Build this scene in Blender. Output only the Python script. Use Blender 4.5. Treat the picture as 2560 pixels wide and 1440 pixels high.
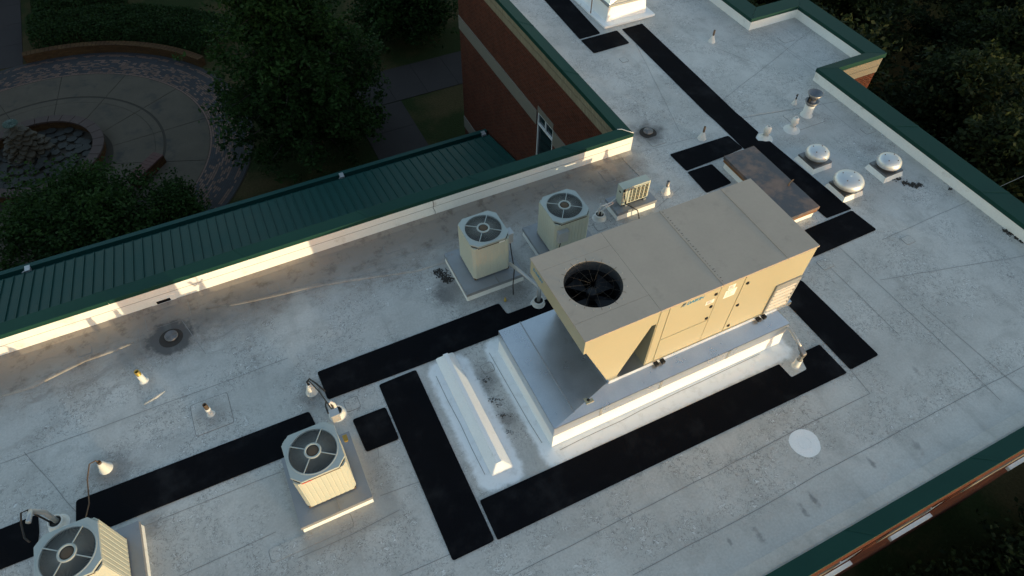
import bpy, math, random
import numpy as np
from mathutils import Vector, Matrix
random.seed(7); RNG = np.random.default_rng(11)
R = math.radians
C = bpy.context.scene.collection
S = bpy.context.scene
for o in list(bpy.data.objects): bpy.data.objects.remove(o)

# ------------------------------------------------------------------ camera
CAM_H = 13.0; FPX = 1644.54
CM = np.array([[0.8998133737, -0.4361347883, 0.0110606941],
               [0.3356571258, 0.7082626304, 0.6210461660],
               [0.2786937144, 0.5551130451, -0.7836959364]])     # right, up, forward
cd = bpy.data.cameras.new('camera'); cam = bpy.data.objects.new('camera', cd); C.objects.link(cam)
cd.sensor_width = 36; cd.lens = FPX / 2560 * 36; cd.clip_end = 2000
r_, u_, f_ = CM
cam.matrix_world = Matrix(((r_[0], u_[0], -f_[0], 0), (r_[1], u_[1], -f_[1], 0), (r_[2], u_[2], -f_[2], CAM_H), (0, 0, 0, 1)))
S.camera = cam
# ------------------------------------------------------------------ sky and sun (last light of the day)
SUN_EL = 1.6; SUN_S = 0.42
sv = Vector((SUN_S, -1, 0)).normalized(); sv.z = math.tan(R(SUN_EL)); sv.normalize()
w = bpy.data.worlds.new('World'); S.world = w; w.use_nodes = True
nt = w.node_tree; sky = nt.nodes.new('ShaderNodeTexSky'); sky.sky_type = 'NISHITA'; sky.sun_disc = False
sky.sun_elevation = R(SUN_EL); sky.sun_rotation = math.atan2(sv.x, sv.y); sky.ozone_density = 1.35; sky.air_density = 1.0; sky.dust_density = 0.6
nt.links.new(sky.outputs[0], nt.nodes['Background'].inputs[0]); nt.nodes['Background'].inputs[1].default_value = 0.15
sl = bpy.data.lights.new('sun', 'SUN'); sl.energy = 0.64; sl.angle = R(0.5); sl.color = (1.0, 0.83, 0.49)
so = bpy.data.objects.new('sun', sl); C.objects.link(so); so.rotation_euler = sv.to_track_quat('Z', 'Y').to_euler()
S.view_settings.view_transform = 'Standard'; S.view_settings.look = 'None'; S.view_settings.gamma = 1; S.view_settings.exposure = 2.55
S.view_settings.use_curve_mapping = False
S.render.engine = 'CYCLES'; S.cycles.max_bounces = 6

# ------------------------------------------------------------------ photo pixel -> place (given the plane it lies on)
def ray(x, y): return np.array([x - 1280, -(y - 720), FPX]) @ CM
def G(x, y, z=0.0):
    d = ray(x, y); t = (z - CAM_H) / d[2]; return Vector((d[0] * t, d[1] * t, z))
def onY(x, y, Y):
    d = ray(x, y); t = Y / d[1]; return Vector((d[0] * t, Y, CAM_H + d[2] * t))
def onX(x, y, X):
    d = ray(x, y); t = X / d[0]; return Vector((X, d[1] * t, CAM_H + d[2] * t))

# ------------------------------------------------------------------ material helpers
class NT:
    def __init__(s, name):
        s.m = bpy.data.materials.new(name); s.m.use_nodes = True; s.t = s.m.node_tree; s.b = s.t.nodes['Principled BSDF']
        s.geo = s.t.nodes.new('ShaderNodeNewGeometry'); s.tc = s.t.nodes.new('ShaderNodeTexCoord')
    def lk(s, v, inp):
        if isinstance(v, (int, float)): inp.default_value = v
        elif isinstance(v, tuple): inp.default_value = v if len(v) == len(inp.default_value) else (*v, 1)
        else: s.t.links.new(v, inp)
    def ma(s, op, a, b=0.0, c=None):
        n = s.t.nodes.new('ShaderNodeMath'); n.operation = op; s.lk(a, n.inputs[0]); s.lk(b, n.inputs[1])
        if c is not None: s.lk(c, n.inputs[2])
        return n.outputs[0]
    def sstep(s, v, a, b):
        n = s.t.nodes.new('ShaderNodeMapRange'); n.interpolation_type = 'SMOOTHSTEP'; s.lk(v, n.inputs[0]); n.inputs[1].default_value = a; n.inputs[2].default_value = b
        return n.outputs[0]
    def noise(s, sc, det=4, rough=.55, vec=None, dist=0.0):
        n = s.t.nodes.new('ShaderNodeTexNoise'); n.inputs['Scale'].default_value = sc; n.inputs['Detail'].default_value = det
        n.inputs['Roughness'].default_value = rough; n.inputs['Distortion'].default_value = dist
        s.t.links.new(vec if vec is not None else s.geo.outputs['Position'], n.inputs['Vector']); return n.outputs[0]
    def voro(s, sc, feat='F1', vec=None, out=0):
        n = s.t.nodes.new('ShaderNodeTexVoronoi'); n.feature = feat; n.inputs['Scale'].default_value = sc
        s.t.links.new(vec if vec is not None else s.geo.outputs['Position'], n.inputs['Vector']); return n.outputs[out]
    def mix(s, f, a, b, mode='MIX'):
        n = s.t.nodes.new('ShaderNodeMix'); n.data_type = 'RGBA'; n.blend_type = mode
        s.lk(f, n.inputs[0]); s.lk(a, n.inputs[6]); s.lk(b, n.inputs[7]); return n.outputs[2]
    def sep(s, v=None):
        n = s.t.nodes.new('ShaderNodeSeparateXYZ'); s.t.links.new(v if v is not None else s.geo.outputs['Position'], n.inputs[0]); return n.outputs
    def comb(s, x, y, z=0.0):
        n = s.t.nodes.new('ShaderNodeCombineXYZ'); s.lk(x, n.inputs[0]); s.lk(y, n.inputs[1]); s.lk(z, n.inputs[2]); return n.outputs[0]
    def bump(s, h, st=.3, d=.01):
        n = s.t.nodes.new('ShaderNodeBump'); n.inputs['Strength'].default_value = st; n.inputs['Distance'].default_value = d
        s.lk(h, n.inputs['Height']); s.t.links.new(n.outputs[0], s.b.inputs['Normal'])
    def fin(s, col, rough=.6, metal=0.0, spec=None):
        s.lk(col, s.b.inputs['Base Color']); s.lk(rough, s.b.inputs['Roughness']); s.lk(metal, s.b.inputs['Metallic'])
        if spec is not None: s.b.inputs['Specular IOR Level'].default_value = spec
        return s.m
MATS = {}
def simple(name, c, rough=.6, metal=0.0, var=.18, sc=3.0, fine=.1, spec=None, bump=0.0, dirt=None, dsc=1.2, dlo=.52, dhi=.7):
    n = NT(name); a = n.noise(sc, 5); b = n.noise(sc * 14, 3)
    k = n.ma('ADD', n.ma('MULTIPLY_ADD', a, 2 * var, 1 - var), n.ma('MULTIPLY_ADD', b, 2 * fine, -fine))
    col = n.mix(1.0, c, n.comb(k, k, k), 'MULTIPLY')
    if dirt:
        d = n.sstep(n.noise(dsc, 7, .65), dlo, dhi); col = n.mix(d, col, dirt)
    if bump: n.bump(b, bump, .01)
    r = n.ma('MULTIPLY_ADD', a, .2, rough - .1)
    MATS[name] = n.fin(col, r, metal, spec); return MATS[name]

simple('membrane_white', (.80, .80, .78), .55, var=.08, sc=1.5, dirt=(.56, .54, .50), dsc=2.2, dlo=.56, dhi=.8)
simple('coating_white', (.84, .85, .86), .5, var=.05, dirt=(.5, .48, .45), dsc=3, dlo=.6, dhi=.8)
simple('rubber', (.0052, .0056, .0075), .9, var=.3, sc=2.5, fine=.3, spec=.05, bump=.35, dirt=(.018, .0188, .0215), dsc=1.1, dlo=.48, dhi=.78)
simple('green_metal', (.010, .046, .037), .5, var=.2, sc=.9, fine=.04, spec=.12)
simple('green_roof', (.009, .060, .054), .55, var=.15, sc=.8, fine=.04, spec=.18)
simple('galv', (.66, .69, .72), .30, .85, var=.14, sc=2.2, fine=.08, dirt=(.20, .19, .17), dsc=1.1, dlo=.6, dhi=.85)
simple('galv_dull', (.33, .35, .37), .5, .45, var=.15, sc=2.5, fine=.06)
simple('tan_paint', (.40, .372, .262), .45, var=.05, sc=1.0, fine=.025, spec=.35, dirt=(.34, .315, .225), dsc=1.5, dlo=.6, dhi=.85)
simple('tan_lid', (.425, .352, .287), .55, var=.10, sc=1.3, fine=.05, spec=.3, dirt=(.355, .295, .242), dsc=2.5, dlo=.55, dhi=.8)
simple('ac_paint', (.455, .48, .42), .5, var=.07, sc=2, fine=.04, spec=.3)
simple('ac_top', (.37, .41, .40), .5, var=.1, sc=3, fine=.05, spec=.35)
simple('ac_wire', (.20, .21, .20), .5, var=.1, spec=.3)
simple('pad_metal', (.27, .28, .30), .45, .3, var=.14, sc=3, fine=.05, dirt=(.17, .16, .15), dsc=2.5, dlo=.55, dhi=.8)
simple('black_metal', (.012, .012, .014), .5, var=.2, spec=.3)
simple('shroud_grey', (.055, .058, .065), .5, .3, var=.2)
simple('dark_inside', (.008, .008, .009), .8, var=.3, spec=.1)
simple('fan_blade', (.16, .16, .16), .4, .5, var=.2)
simple('rust', (.20, .095, .04), .85, var=.35, sc=8)
simple('iron', (.10, .065, .04), .8, var=.35, sc=14)
simple('vent_white', (.68, .67, .64), .5, var=.1, sc=8, dirt=(.35, .32, .27), dsc=7, dlo=.58, dhi=.8)
simple('spun_alu', (.62, .64, .66), .42, .55, var=.06, sc=3, fine=.03)
simple('steel_dark', (.22, .22, .23), .45, .8, var=.25, sc=8)
simple('copper_old', (.20, .135, .11), .5, .15, var=.35, sc=5, dirt=(.08, .08, .09), dsc=1.3, dlo=.42, dhi=.6)
simple('cable', (.015, .014, .014), .5, var=.2)
simple('conduit', (.45, .46, .47), .4, .4, var=.1)
simple('insul', (.60, .60, .60), .7, var=.15, sc=20)
simple('stone_band', (.18, .165, .135), .8, var=.12, sc=5, fine=.12)
simple('frame_white', (.75, .76, .76), .4, var=.05)
simple('glass', (.012, .02, .022), .06, var=.1, spec=.8)
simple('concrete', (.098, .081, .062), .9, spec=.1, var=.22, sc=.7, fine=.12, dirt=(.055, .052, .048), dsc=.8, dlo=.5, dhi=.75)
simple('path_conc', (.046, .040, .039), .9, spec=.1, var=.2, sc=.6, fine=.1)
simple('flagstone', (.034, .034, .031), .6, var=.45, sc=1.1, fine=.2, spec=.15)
simple('stone_leaf', (.045, .034, .02), .7, var=.4, sc=2.0)
simple('verdigris', (.05, .085, .07), .6, var=.2, sc=6)
simple('bark', (.05, .04, .03), .9, var=.3, sc=5)
simple('seam_dirt', (.25, .243, .235), .8, var=.3, sc=5)
simple('sealant', (.055, .05, .046), .8, var=.3, sc=6)
simple('label_white', (.82, .82, .80), .5, var=.03)
simple('logo_blue', (.02, .22, .42), .5, var=.03)
simple('logo_dark', (.02, .03, .05), .5, var=.03)
simple('red_badge', (.55, .04, .02), .5, var=.1)
simple('brass', (.45, .30, .07), .4, .6, var=.2)
simple('mud', (.035, .03, .026), .9, var=.4, sc=9)
simple('soil', (.035, .027, .018), .95, var=.3, sc=2)

def brick_mat(name, c1, c2, mortar, bw=.225, bh=.087, off=.5, ms=.012, rough=.85):
    n = NT(name); x, y, z = n.sep()
    b = n.t.nodes.new('ShaderNodeTexBrick'); b.offset = off
    n.t.links.new(n.comb(n.ma('ADD', x, y), z), b.inputs['Vector'])
    b.inputs['Scale'].default_value = 1; b.inputs['Brick Width'].default_value = bw; b.inputs['Row Height'].default_value = bh
    b.inputs['Mortar Size'].default_value = ms * .5; b.inputs['Mortar Smooth'].default_value = .2
    b.inputs['Color1'].default_value = (*c1, 1); b.inputs['Color2'].default_value = (*c2, 1); b.inputs['Mortar'].default_value = (*mortar, 1)
    k = n.ma('MULTIPLY_ADD', n.noise(1.2, 5), .5, .75)
    col = n.mix(1.0, b.outputs['Color'], n.comb(k, k, k), 'MULTIPLY'); n.bump(b.outputs['Fac'], -.5, .01)
    MATS[name] = n.fin(col, rough, 0, .12); return MATS[name]
brick_mat('brick', (.102, .027, .015), (.065, .018, .011), (.10, .075, .058))
brick_mat('brick_sunlit', (.26, .085, .035), (.20, .062, .03), (.27, .2, .14))  # brighter copy of the same brick, sunlight put into its colour; unused
brick_mat('soldier', (.26, .225, .155), (.22, .19, .13), (.11, .10, .08), bw=.087, bh=.32, off=0)
simple('seat_red', (.085, .035, .028), .8, var=.3, sc=3)
simple('rim_brick', (.06, .036, .03), .8, var=.3, sc=3)
brick_mat('garden_brick', (.085, .045, .018), (.06, .03, .014), (.04, .03, .02))

def leaf_mat(name, c1, c2, rough=.5, trans=.25):
    n = NT(name); oi = n.t.nodes.new('ShaderNodeAttribute'); oi.attribute_name = 'shade'
    f = oi.outputs['Fac']
    col = n.mix(f, c1, c2); n.fin(col, .6, 0, .08)
    tr = n.t.nodes.new('ShaderNodeBsdfTranslucent'); n.t.links.new(col, tr.inputs[0])
    mx = n.t.nodes.new('ShaderNodeMixShader'); mx.inputs[0].default_value = trans
    n.t.links.new(n.b.outputs[0], mx.inputs[1]); n.t.links.new(tr.outputs[0], mx.inputs[2])
    n.t.links.new(mx.outputs[0], n.t.nodes['Material Output'].inputs[0]); MATS[name] = n.m; return n.m
leaf_mat('leaf_oak', (.010, .026, .007), (.036, .075, .018))
leaf_mat('leaf_bush', (.014, .032, .010), (.04, .08, .018))
leaf_mat('leaf_hedge', (.012, .026, .009), (.028, .055, .015))
leaf_mat('leaf_wood', (.010, .018, .009), (.038, .052, .016))

def roof_material():
    n = NT('roof_membrane'); P = n.geo.outputs['Position']; x, y, z = n.sep()
    big = n.noise(.35, 5, .6); mid = n.noise(1.7, 6, .62, dist=.4); fine = n.noise(22, 4, .6)
    col = n.mix(n.sstep(big, .35, .68), (.445, .437, .418), (.55, .54, .518))
    col = n.mix(n.ma('MULTIPLY', n.sstep(mid, .45, .75), .5), col, (.31, .303, .288))
    k = n.ma('MULTIPLY_ADD', fine, .45, .775); col = n.mix(1.0, col, n.comb(k, k, k), 'MULTIPLY')
    # scuffs, foot marks and bird pecking: small curled dark and pale marks in loose clusters
    wv = n.t.nodes.new('ShaderNodeVectorMath'); wv.operation = 'ADD'; n.t.links.new(P, wv.inputs[0])
    wn = n.t.nodes.new('ShaderNodeTexNoise'); wn.inputs['Scale'].default_value = 9; n.t.links.new(P, wn.inputs['Vector'])
    wm = n.t.nodes.new('ShaderNodeVectorMath'); wm.operation = 'SCALE'; wm.inputs[3].default_value = .22
    n.t.links.new(wn.outputs[1], wm.inputs[0]); n.t.links.new(wm.outputs[0], wv.inputs[1])
    curl = n.noise(10, 3, .7, wv.outputs[0], 1.0)
    clus = n.ma('MULTIPLY', n.sstep(n.noise(.8, 5, .65), .38, .58), n.sstep(y, 1.6, 2.3))
    dk = n.ma('MULTIPLY', n.ma('SUBTRACT', 1.0, n.sstep(n.ma('ABSOLUTE', n.ma('SUBTRACT', curl, .57)), .012, .055)), clus)
    lt = n.ma('MULTIPLY', n.ma('SUBTRACT', 1.0, n.sstep(n.ma('ABSOLUTE', n.ma('SUBTRACT', curl, .64)), .012, .045)), clus)
    col = n.mix(n.ma('MULTIPLY', lt, .75), col, (.74, .75, .75)); col = n.mix(n.ma('MULTIPLY', dk, .62), col, (.13, .125, .12))
    sp = n.ma('MULTIPLY', n.sstep(n.noise(6, 6, .8), .60, .70), clus); col = n.mix(n.ma('MULTIPLY', sp, .3), col, (.13, .125, .12))
    # brown silt along the low edge by the back parapet
    edge = n.ma('MULTIPLY', n.sstep(n.ma('ADD', y, n.ma('MULTIPLY_ADD', n.noise(.8, 5), 1.6, -.8)), 10.2, 11.9), n.sstep(x, 10.6, 9.2))
    col = n.mix(n.ma('MULTIPLY', edge, .95), col, (.285, .238, .20))
    silt = n.ma('MULTIPLY', edge, n.sstep(n.noise(2.4, 7, .7), .5, .68)); col = n.mix(n.ma('MULTIPLY', silt, .85), col, (.15, .12, .098))
    wv2 = n.comb(n.ma('MULTIPLY', x, .55), n.ma('MULTIPLY', n.ma('ADD', y, n.ma('MULTIPLY', n.noise(.5, 4), 1.6)), 3.2)); wav = n.sstep(n.noise(1.0, 5, .6, wv2), .54, .68)
    col = n.mix(n.ma('MULTIPLY', n.ma('MULTIPLY', wav, n.sstep(y, 8.6, 11.2)), n.ma('MULTIPLY', n.sstep(x, 11.5, 8.5), .5)), col, (.22, .195, .175))
    # soot round the drains and damp spots
    def blob(cx, cy, r0, r1, c, a, nz=.6):
        d = n.ma('SQRT', n.ma('ADD', n.ma('POWER', n.ma('SUBTRACT', x, cx), 2.0), n.ma('POWER', n.ma('SUBTRACT', y, cy), 2.0)))
        d = n.ma('ADD', d, n.ma('MULTIPLY_ADD', n.noise(3.2, 5, .65), nz * 2 * r1, -nz * r1))
        return n.mix(n.ma('MULTIPLY', n.sstep(d, r1, r0), a), col, c)
    for cx, cy, r0, r1, a in ((11.14, 12.94, .2, .75, .85), (-3.31, 11.3, .42, .62, .95), (-3.31, 11.3, .1, 1.3, .4), (-2.4, 11.55, .05, .6, .4), (-4.3, 11.2, .05, .7, .4), (3.1, 9.75, .12, .6, .75), (8.9, 11.2, .1, 1.1, .45), (9.9, 12.0, .1, .8, .35), (-1.5, 11.4, .1, 1.4, .35),
                              (-4.9, 8.4, .15, .7, .55), (-.7, 8.4, .12, .5, .55), (-2.8, 8.85, .1, .5, .3), (4.6, 8.9, .1, .8, .55), 
                              (2.85, 7.05, .1, .5, .45), (2.95, 6.0, .05, .3, .5), (-4.3, 6.9, .05, .4, .5), (16.9, 9.4, .05, .5, .4)):
        col = blob(cx, cy, r0, r1, (.085, .08, .078), a)
    for cx, cy, r1, a in ((9.4, 1.75, .2, .8), (7.75, 1.68, .2, .85), (7.42, 1.62, .2, .8), (10.55, 1.62, .26, .6), (6.3, 1.62, .24, .7), (5.7, 1.75, .14, .7), (8.9, 3.4, .1, .4), (12.0, 3.0, .2, .5)):
        d = n.ma('SQRT', n.ma('ADD', n.ma('POWER', n.ma('MULTIPLY', n.ma('SUBTRACT', x, cx), 2.6), 2.0), n.ma('POWER', n.ma('SUBTRACT', y, cy), 2.0)))
        d = n.ma('ADD', d, n.ma('MULTIPLY_ADD', n.noise(7, 6, .7), 2.6 * r1, -1.3 * r1)); col = n.mix(n.ma('MULTIPLY', n.sstep(d, r1, r1 * .1), .75 * a), col, (.13, .127, .13))
    # long faint run-off streaks toward the low edge
    stv = n.comb(n.ma('MULTIPLY', x, 2.6), n.ma('MULTIPLY', y, .35)); stk = n.sstep(n.noise(1.0, 6, .65, stv), .52, .72)
    col = n.mix(n.ma('MULTIPLY', stk, .3), col, (.27, .262, .25))
    # grime halo round one condenser pad
    def box(x0, x1, y0, y1, r):
        dx = n.ma('SUBTRACT', n.ma('ABSOLUTE', n.ma('SUBTRACT', x, (x0 + x1) / 2)), (x1 - x0) / 2 - r)
        dy = n.ma('SUBTRACT', n.ma('ABSOLUTE', n.ma('SUBTRACT', y, (y0 + y1) / 2)), (y1 - y0) / 2 - r)
        return n.ma('SUBTRACT', n.ma('SQRT', n.ma('ADD', n.ma('POWER', n.ma('MAXIMUM', dx, 0.0), 2.0), n.ma('POWER', n.ma('MAXIMUM', dy, 0.0), 2.0))), r)
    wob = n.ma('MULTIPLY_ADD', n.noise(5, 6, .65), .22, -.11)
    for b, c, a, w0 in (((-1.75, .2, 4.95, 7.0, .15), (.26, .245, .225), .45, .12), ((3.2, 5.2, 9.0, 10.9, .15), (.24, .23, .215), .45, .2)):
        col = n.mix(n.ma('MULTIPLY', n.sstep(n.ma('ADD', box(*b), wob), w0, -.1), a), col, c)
    # fresh white roof coating brushed round the ridge and the big unit's curb
    thin = n.ma('MULTIPLY_ADD', n.sstep(n.noise(4, 7, .7), .66, .5), .25, .75)
    for b in ((1.78, 2.78, 4.62, 7.98, .3), (3.22, 9.78, 4.55, 8.0, .25)):
        col = n.mix(n.ma('MULTIPLY', n.sstep(n.ma('ADD', box(*b), wob), .07, -.08), thin), col, (.80, .82, .84))
    for b in ((13.5, 15.9, 8.0, 10.4, 1.1), (14.0, 14.7, 11.0, 11.6, .3), (15.0, 15.7, 10.9, 11.5, .3)):
        col = n.mix(n.ma('MULTIPLY', n.sstep(n.ma('ADD', box(*b), n.ma('MULTIPLY', wob, 3)), .25, -.2), .45), col, (.52, .54, .55))
    n.bump(n.ma('ADD', n.ma('MULTIPLY', mid, .6), n.ma('MULTIPLY', fine, .25)), .35, .02)
    MATS['roof'] = n.fin(col, n.ma('MULTIPLY_ADD', mid, .25, .42), 0, .35)
roof_material()
def grass_material():
    n = NT('lawn'); a = n.noise(.16, 6, .65); f = n.noise(9, 5, .7)
    col = n.mix(n.sstep(a, .44, .6), (.022, .032, .010), (.062, .048, .021)); k = n.ma('MULTIPLY_ADD', f, 1.2, .4)
    col = n.mix(1.0, col, n.comb(k, k, k), 'MULTIPLY'); n.bump(f, .8, .05); MATS['lawn'] = n.fin(col, .95, 0, .1)
grass_material()
def attr_mat(name, ramp, rough=.8):
    n = NT(name); oi = n.t.nodes.new('ShaderNodeAttribute'); oi.attribute_name = 'shade'
    cr = n.t.nodes.new('ShaderNodeValToRGB'); cr.color_ramp.interpolation = 'CONSTANT'
    els = cr.color_ramp.elements; els[0].position = 0; els[0].color = (*ramp[0], 1); els[1].position = 1 / len(ramp); els[1].color = (*ramp[1], 1)
    for i in range(2, len(ramp)):
        e = els.new(i / len(ramp)); e.color = (*ramp[i], 1)
    n.t.links.new(oi.outputs['Fac'], cr.inputs[0]); k = n.ma('MULTIPLY_ADD', n.noise(2.5, 5), .6, .7)
    MATS[name] = n.fin(n.mix(1.0, cr.outputs[0], n.comb(k, k, k), 'MULTIPLY'), rough)
attr_mat('paver', [(.125, .07, .05), (.027, .026, .03), (.155, .09, .066), (.031, .031, .037)])

# ------------------------------------------------------------------ mesh helpers
ORG = {}
class MB:
    def __init__(s): s.v = []; s.f = []; s.m = []; s.sm = []
    def add(s, vs, fs, mi=0, smooth=False):
        k = len(s.v); s.v += [tuple(p) for p in vs]
        for f in fs: s.f.append([i + k for i in f]); s.m.append(mi); s.sm.append(smooth)
        return s
    def box(s, x0, x1, y0, y1, z0, z1, mi=0):
        return s.add([(x0, y0, z0), (x1, y0, z0), (x1, y1, z0), (x0, y1, z0), (x0, y0, z1), (x1, y0, z1), (x1, y1, z1), (x0, y1, z1)],
                     [(3, 2, 1, 0), (4, 5, 6, 7), (0, 1, 5, 4), (1, 2, 6, 5), (2, 3, 7, 6), (3, 0, 4, 7)], mi)
    def prism(s, poly, z0, z1, mi=0, top=None, cap=True):
        n = len(poly); t = top or poly
        fs = [(i, (i + 1) % n, n + (i + 1) % n, n + i) for i in range(n)]
        if cap: fs += [tuple(range(n - 1, -1, -1)), tuple(range(n, 2 * n))]
        return s.add([(p[0], p[1], z0) for p in poly] + [(p[0], p[1], z1) for p in t], fs, mi)
    def hull(s, bot, top, mi=0):           # two point loops joined
        n = len(bot)
        return s.add(list(bot) + list(top), [(i, (i + 1) % n, n + (i + 1) % n, n + i) for i in range(n)] + [tuple(range(n - 1, -1, -1)), tuple(range(n, 2 * n))], mi)
    def lathe(s, prof, c=(0, 0, 0), n=24, mi=0, smooth=True, closed=False):
        vs = []; fs = []; m = len(prof)
        for i in range(n):
            a = 2 * math.pi * i / n
            for r, z in prof: vs.append((c[0] + r * math.cos(a), c[1] + r * math.sin(a), c[2] + z))
        for i in range(n):
            for j in range(m - 1 + (1 if closed else 0)):
                a, b = i * m + j, i * m + (j + 1) % m; a2, b2 = ((i + 1) % n) * m + j, ((i + 1) % n) * m + (j + 1) % m
                fs.append((a, a2, b2, b))
        return s.add(vs, fs, mi, smooth)
    def disc(s, r, c, n=24, mi=0):
        return s.add([(c[0] + r * math.cos(2 * math.pi * i / n), c[1] + r * math.sin(2 * math.pi * i / n), c[2]) for i in range(n)], [tuple(range(n))], mi)
    def tube(s, pts, r, n=8, mi=0, cap=True):
        pts = [Vector(p) for p in pts]; rs = r if isinstance(r, (list, tuple)) else [r] * len(pts); vs = []; fs = []
        up = Vector((0, 0, 1)); prev = None
        for i, p in enumerate(pts):
            d = (pts[min(i + 1, len(pts) - 1)] - pts[max(i - 1, 0)]).normalized()
            if prev is None: a = d.cross(up); a = a if a.length > 1e-3 else d.cross(Vector((1, 0, 0)))
            else: a = prev - d * prev.dot(d)
            a.normalize(); prev = a; b = d.cross(a)
            for k in range(n):
                t = 2 * math.pi * k / n; vs.append(p + (a * math.cos(t) + b * math.sin(t)) * rs[i])
        for i in range(len(pts) - 1):
            for k in range(n): fs.append((i * n + k, i * n + (k + 1) % n, (i + 1) * n + (k + 1) % n, (i + 1) * n + k))
        if cap: fs += [tuple(range(n - 1, -1, -1)), tuple(range((len(pts) - 1) * n, len(pts) * n))]
        return s.add(vs, fs, mi, True)
    def bar(s, a, b, w, h, mi=0):
        a = Vector(a); b = Vector(b); d = (b - a).normalized(); sx = d.cross(Vector((0, 0, 1)))
        if sx.length < 1e-3: sx = Vector((1, 0, 0))
        sx = sx.normalized() * w / 2; sz = sx.cross(d).normalized() * h / 2
        q = lambda p: [p - sx - sz, p + sx - sz, p + sx + sz, p - sx + sz]
        return s.hull(q(a), q(b), mi)
    def holed(s, poly, c, r, z0, z1, n=72, mi=0):   # plate with a round hole
        angs = sorted([2 * math.pi * i / n for i in range(n)] + [math.atan2(p[1] - c[1], p[0] - c[0]) % (2 * math.pi) for p in poly])
        out = []
        for a in angs:
            d = (math.cos(a), math.sin(a)); best = 1e9
            for i in range(len(poly)):
                p, q = poly[i], poly[(i + 1) % len(poly)]; ex, ey = q[0] - p[0], q[1] - p[1]; den = d[0] * ey - d[1] * ex
                if abs(den) < 1e-9: continue
                t = ((p[0] - c[0]) * ey - (p[1] - c[1]) * ex) / den; u = ((p[0] - c[0]) * d[1] - (p[1] - c[1]) * d[0]) / den
                if t > 0 and -1e-6 <= u <= 1 + 1e-6: best = min(best, t)
            out.append((c[0] + d[0] * best, c[1] + d[1] * best))
        inn = [(c[0] + r * math.cos(a), c[1] + r * math.sin(a)) for a in angs]; m = len(angs)
        vs = [(*p, z1) for p in out] + [(*p, z1) for p in inn] + [(*p, z0) for p in out] + [(*p, z0) for p in inn]; fs = []
        for i in range(m):
            j = (i + 1) % m; fs += [(i, j, m + j, m + i), (2 * m + j, 2 * m + i, 3 * m + i, 3 * m + j), (2 * m + i, 2 * m + j, j, i), (m + i, m + j, 3 * m + j, 3 * m + i)]
        return s.add(vs, fs, mi)
    def build(s, name, mats, parent=None, origin=None, bevel=0.0):
        if isinstance(mats, str): mats = [mats]
        o0 = ORG[parent.name] if parent is not None else (Vector(origin) if origin is not None else s.base())
        me = bpy.data.meshes.new(name); me.from_pydata([(p[0] - o0[0], p[1] - o0[1], p[2] - o0[2]) for p in s.v], [], s.f)
        for mt in mats: me.materials.append(MATS[mt])
        me.polygons.foreach_set('material_index', s.m); me.polygons.foreach_set('use_smooth', s.sm); me.update()
        o = bpy.data.objects.new(name, me); C.objects.link(o); ORG[o.name] = Vector(o0)
        if parent is not None: o.parent = parent
        else: o.location = o0
        if bevel:
            b = o.modifiers.new('bevel', 'BEVEL'); b.width = bevel; b.segments = 2; b.limit_method = 'ANGLE'
        return o
    def base(s):
        a = np.array([(p[0], p[1], p[2]) for p in s.v]); lo, hi = a.min(0), a.max(0); return Vector(((lo[0] + hi[0]) / 2, (lo[1] + hi[1]) / 2, lo[2]))
def tag(o, label=None, cat=None, group=None, kind=None):
    if label: o['label'] = label
    if cat: o['category'] = cat
    if group: o['group'] = group
    if kind: o['kind'] = kind
    return o
def thing(name, loc, label, cat, group=None):
    o = bpy.data.objects.new(name, None); o.empty_display_size = .2; C.objects.link(o); o.location = loc; ORG[o.name] = Vector(loc)
    return tag(o, label, cat, group)
def copy_tree(o, parent=None):
    c = o.copy(); C.objects.link(c); c.parent = parent; ORG[c.name] = ORG[o.name].copy()
    for ch in list(o.children): copy_tree(ch, c)
    return c
def arc(c, r, a0, a1, n, z=0):
    return [(c[0] + r * math.cos(a0 + (a1 - a0) * i / n), c[1] + r * math.sin(a0 + (a1 - a0) * i / n), z) for i in range(n + 1)]
def rounded(pts, r=.06, k=3):
    out = []; n = len(pts)
    for i in range(n):
        p = Vector(pts[i][:2]); a = Vector(pts[i - 1][:2]); b = Vector(pts[(i + 1) % n][:2])
        da = (a - p); db = (b - p); ra = min(r, da.length * .4, db.length * .4); pa = p + da.normalized() * ra; pb = p + db.normalized() * ra
        for j in range(k + 1):
            t = j / k; q = pa * (1 - t) ** 2 + p * 2 * t * (1 - t) + pb * t * t; out.append((q.x, q.y))
    return out
def ccw(p):
    a = sum(p[i][0] * p[(i + 1) % len(p)][1] - p[(i + 1) % len(p)][0] * p[i][1] for i in range(len(p))); return p if a > 0 else p[::-1]

GZ = -10.0
# ------------------------------------------------------------------ the ground and its paths
m = MB(); m.add([(-260, -260, GZ), (300, -260, GZ), (300, 300, GZ), (-260, 300, GZ)], [(0, 1, 2, 3)])
tag(m.build('ground', 'lawn', origin=(0, 0, GZ)), kind='structure')
def sheet(name, poly, mat, z, kind='structure', joints=()):
    m = MB(); m.prism(ccw([(p[0], p[1]) for p in poly]), z - .05, z); return tag(m.build(name, mat), kind=kind)
def strip_path(pxs, width_pts, name):
    pass
PZ = GZ + .03
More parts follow.
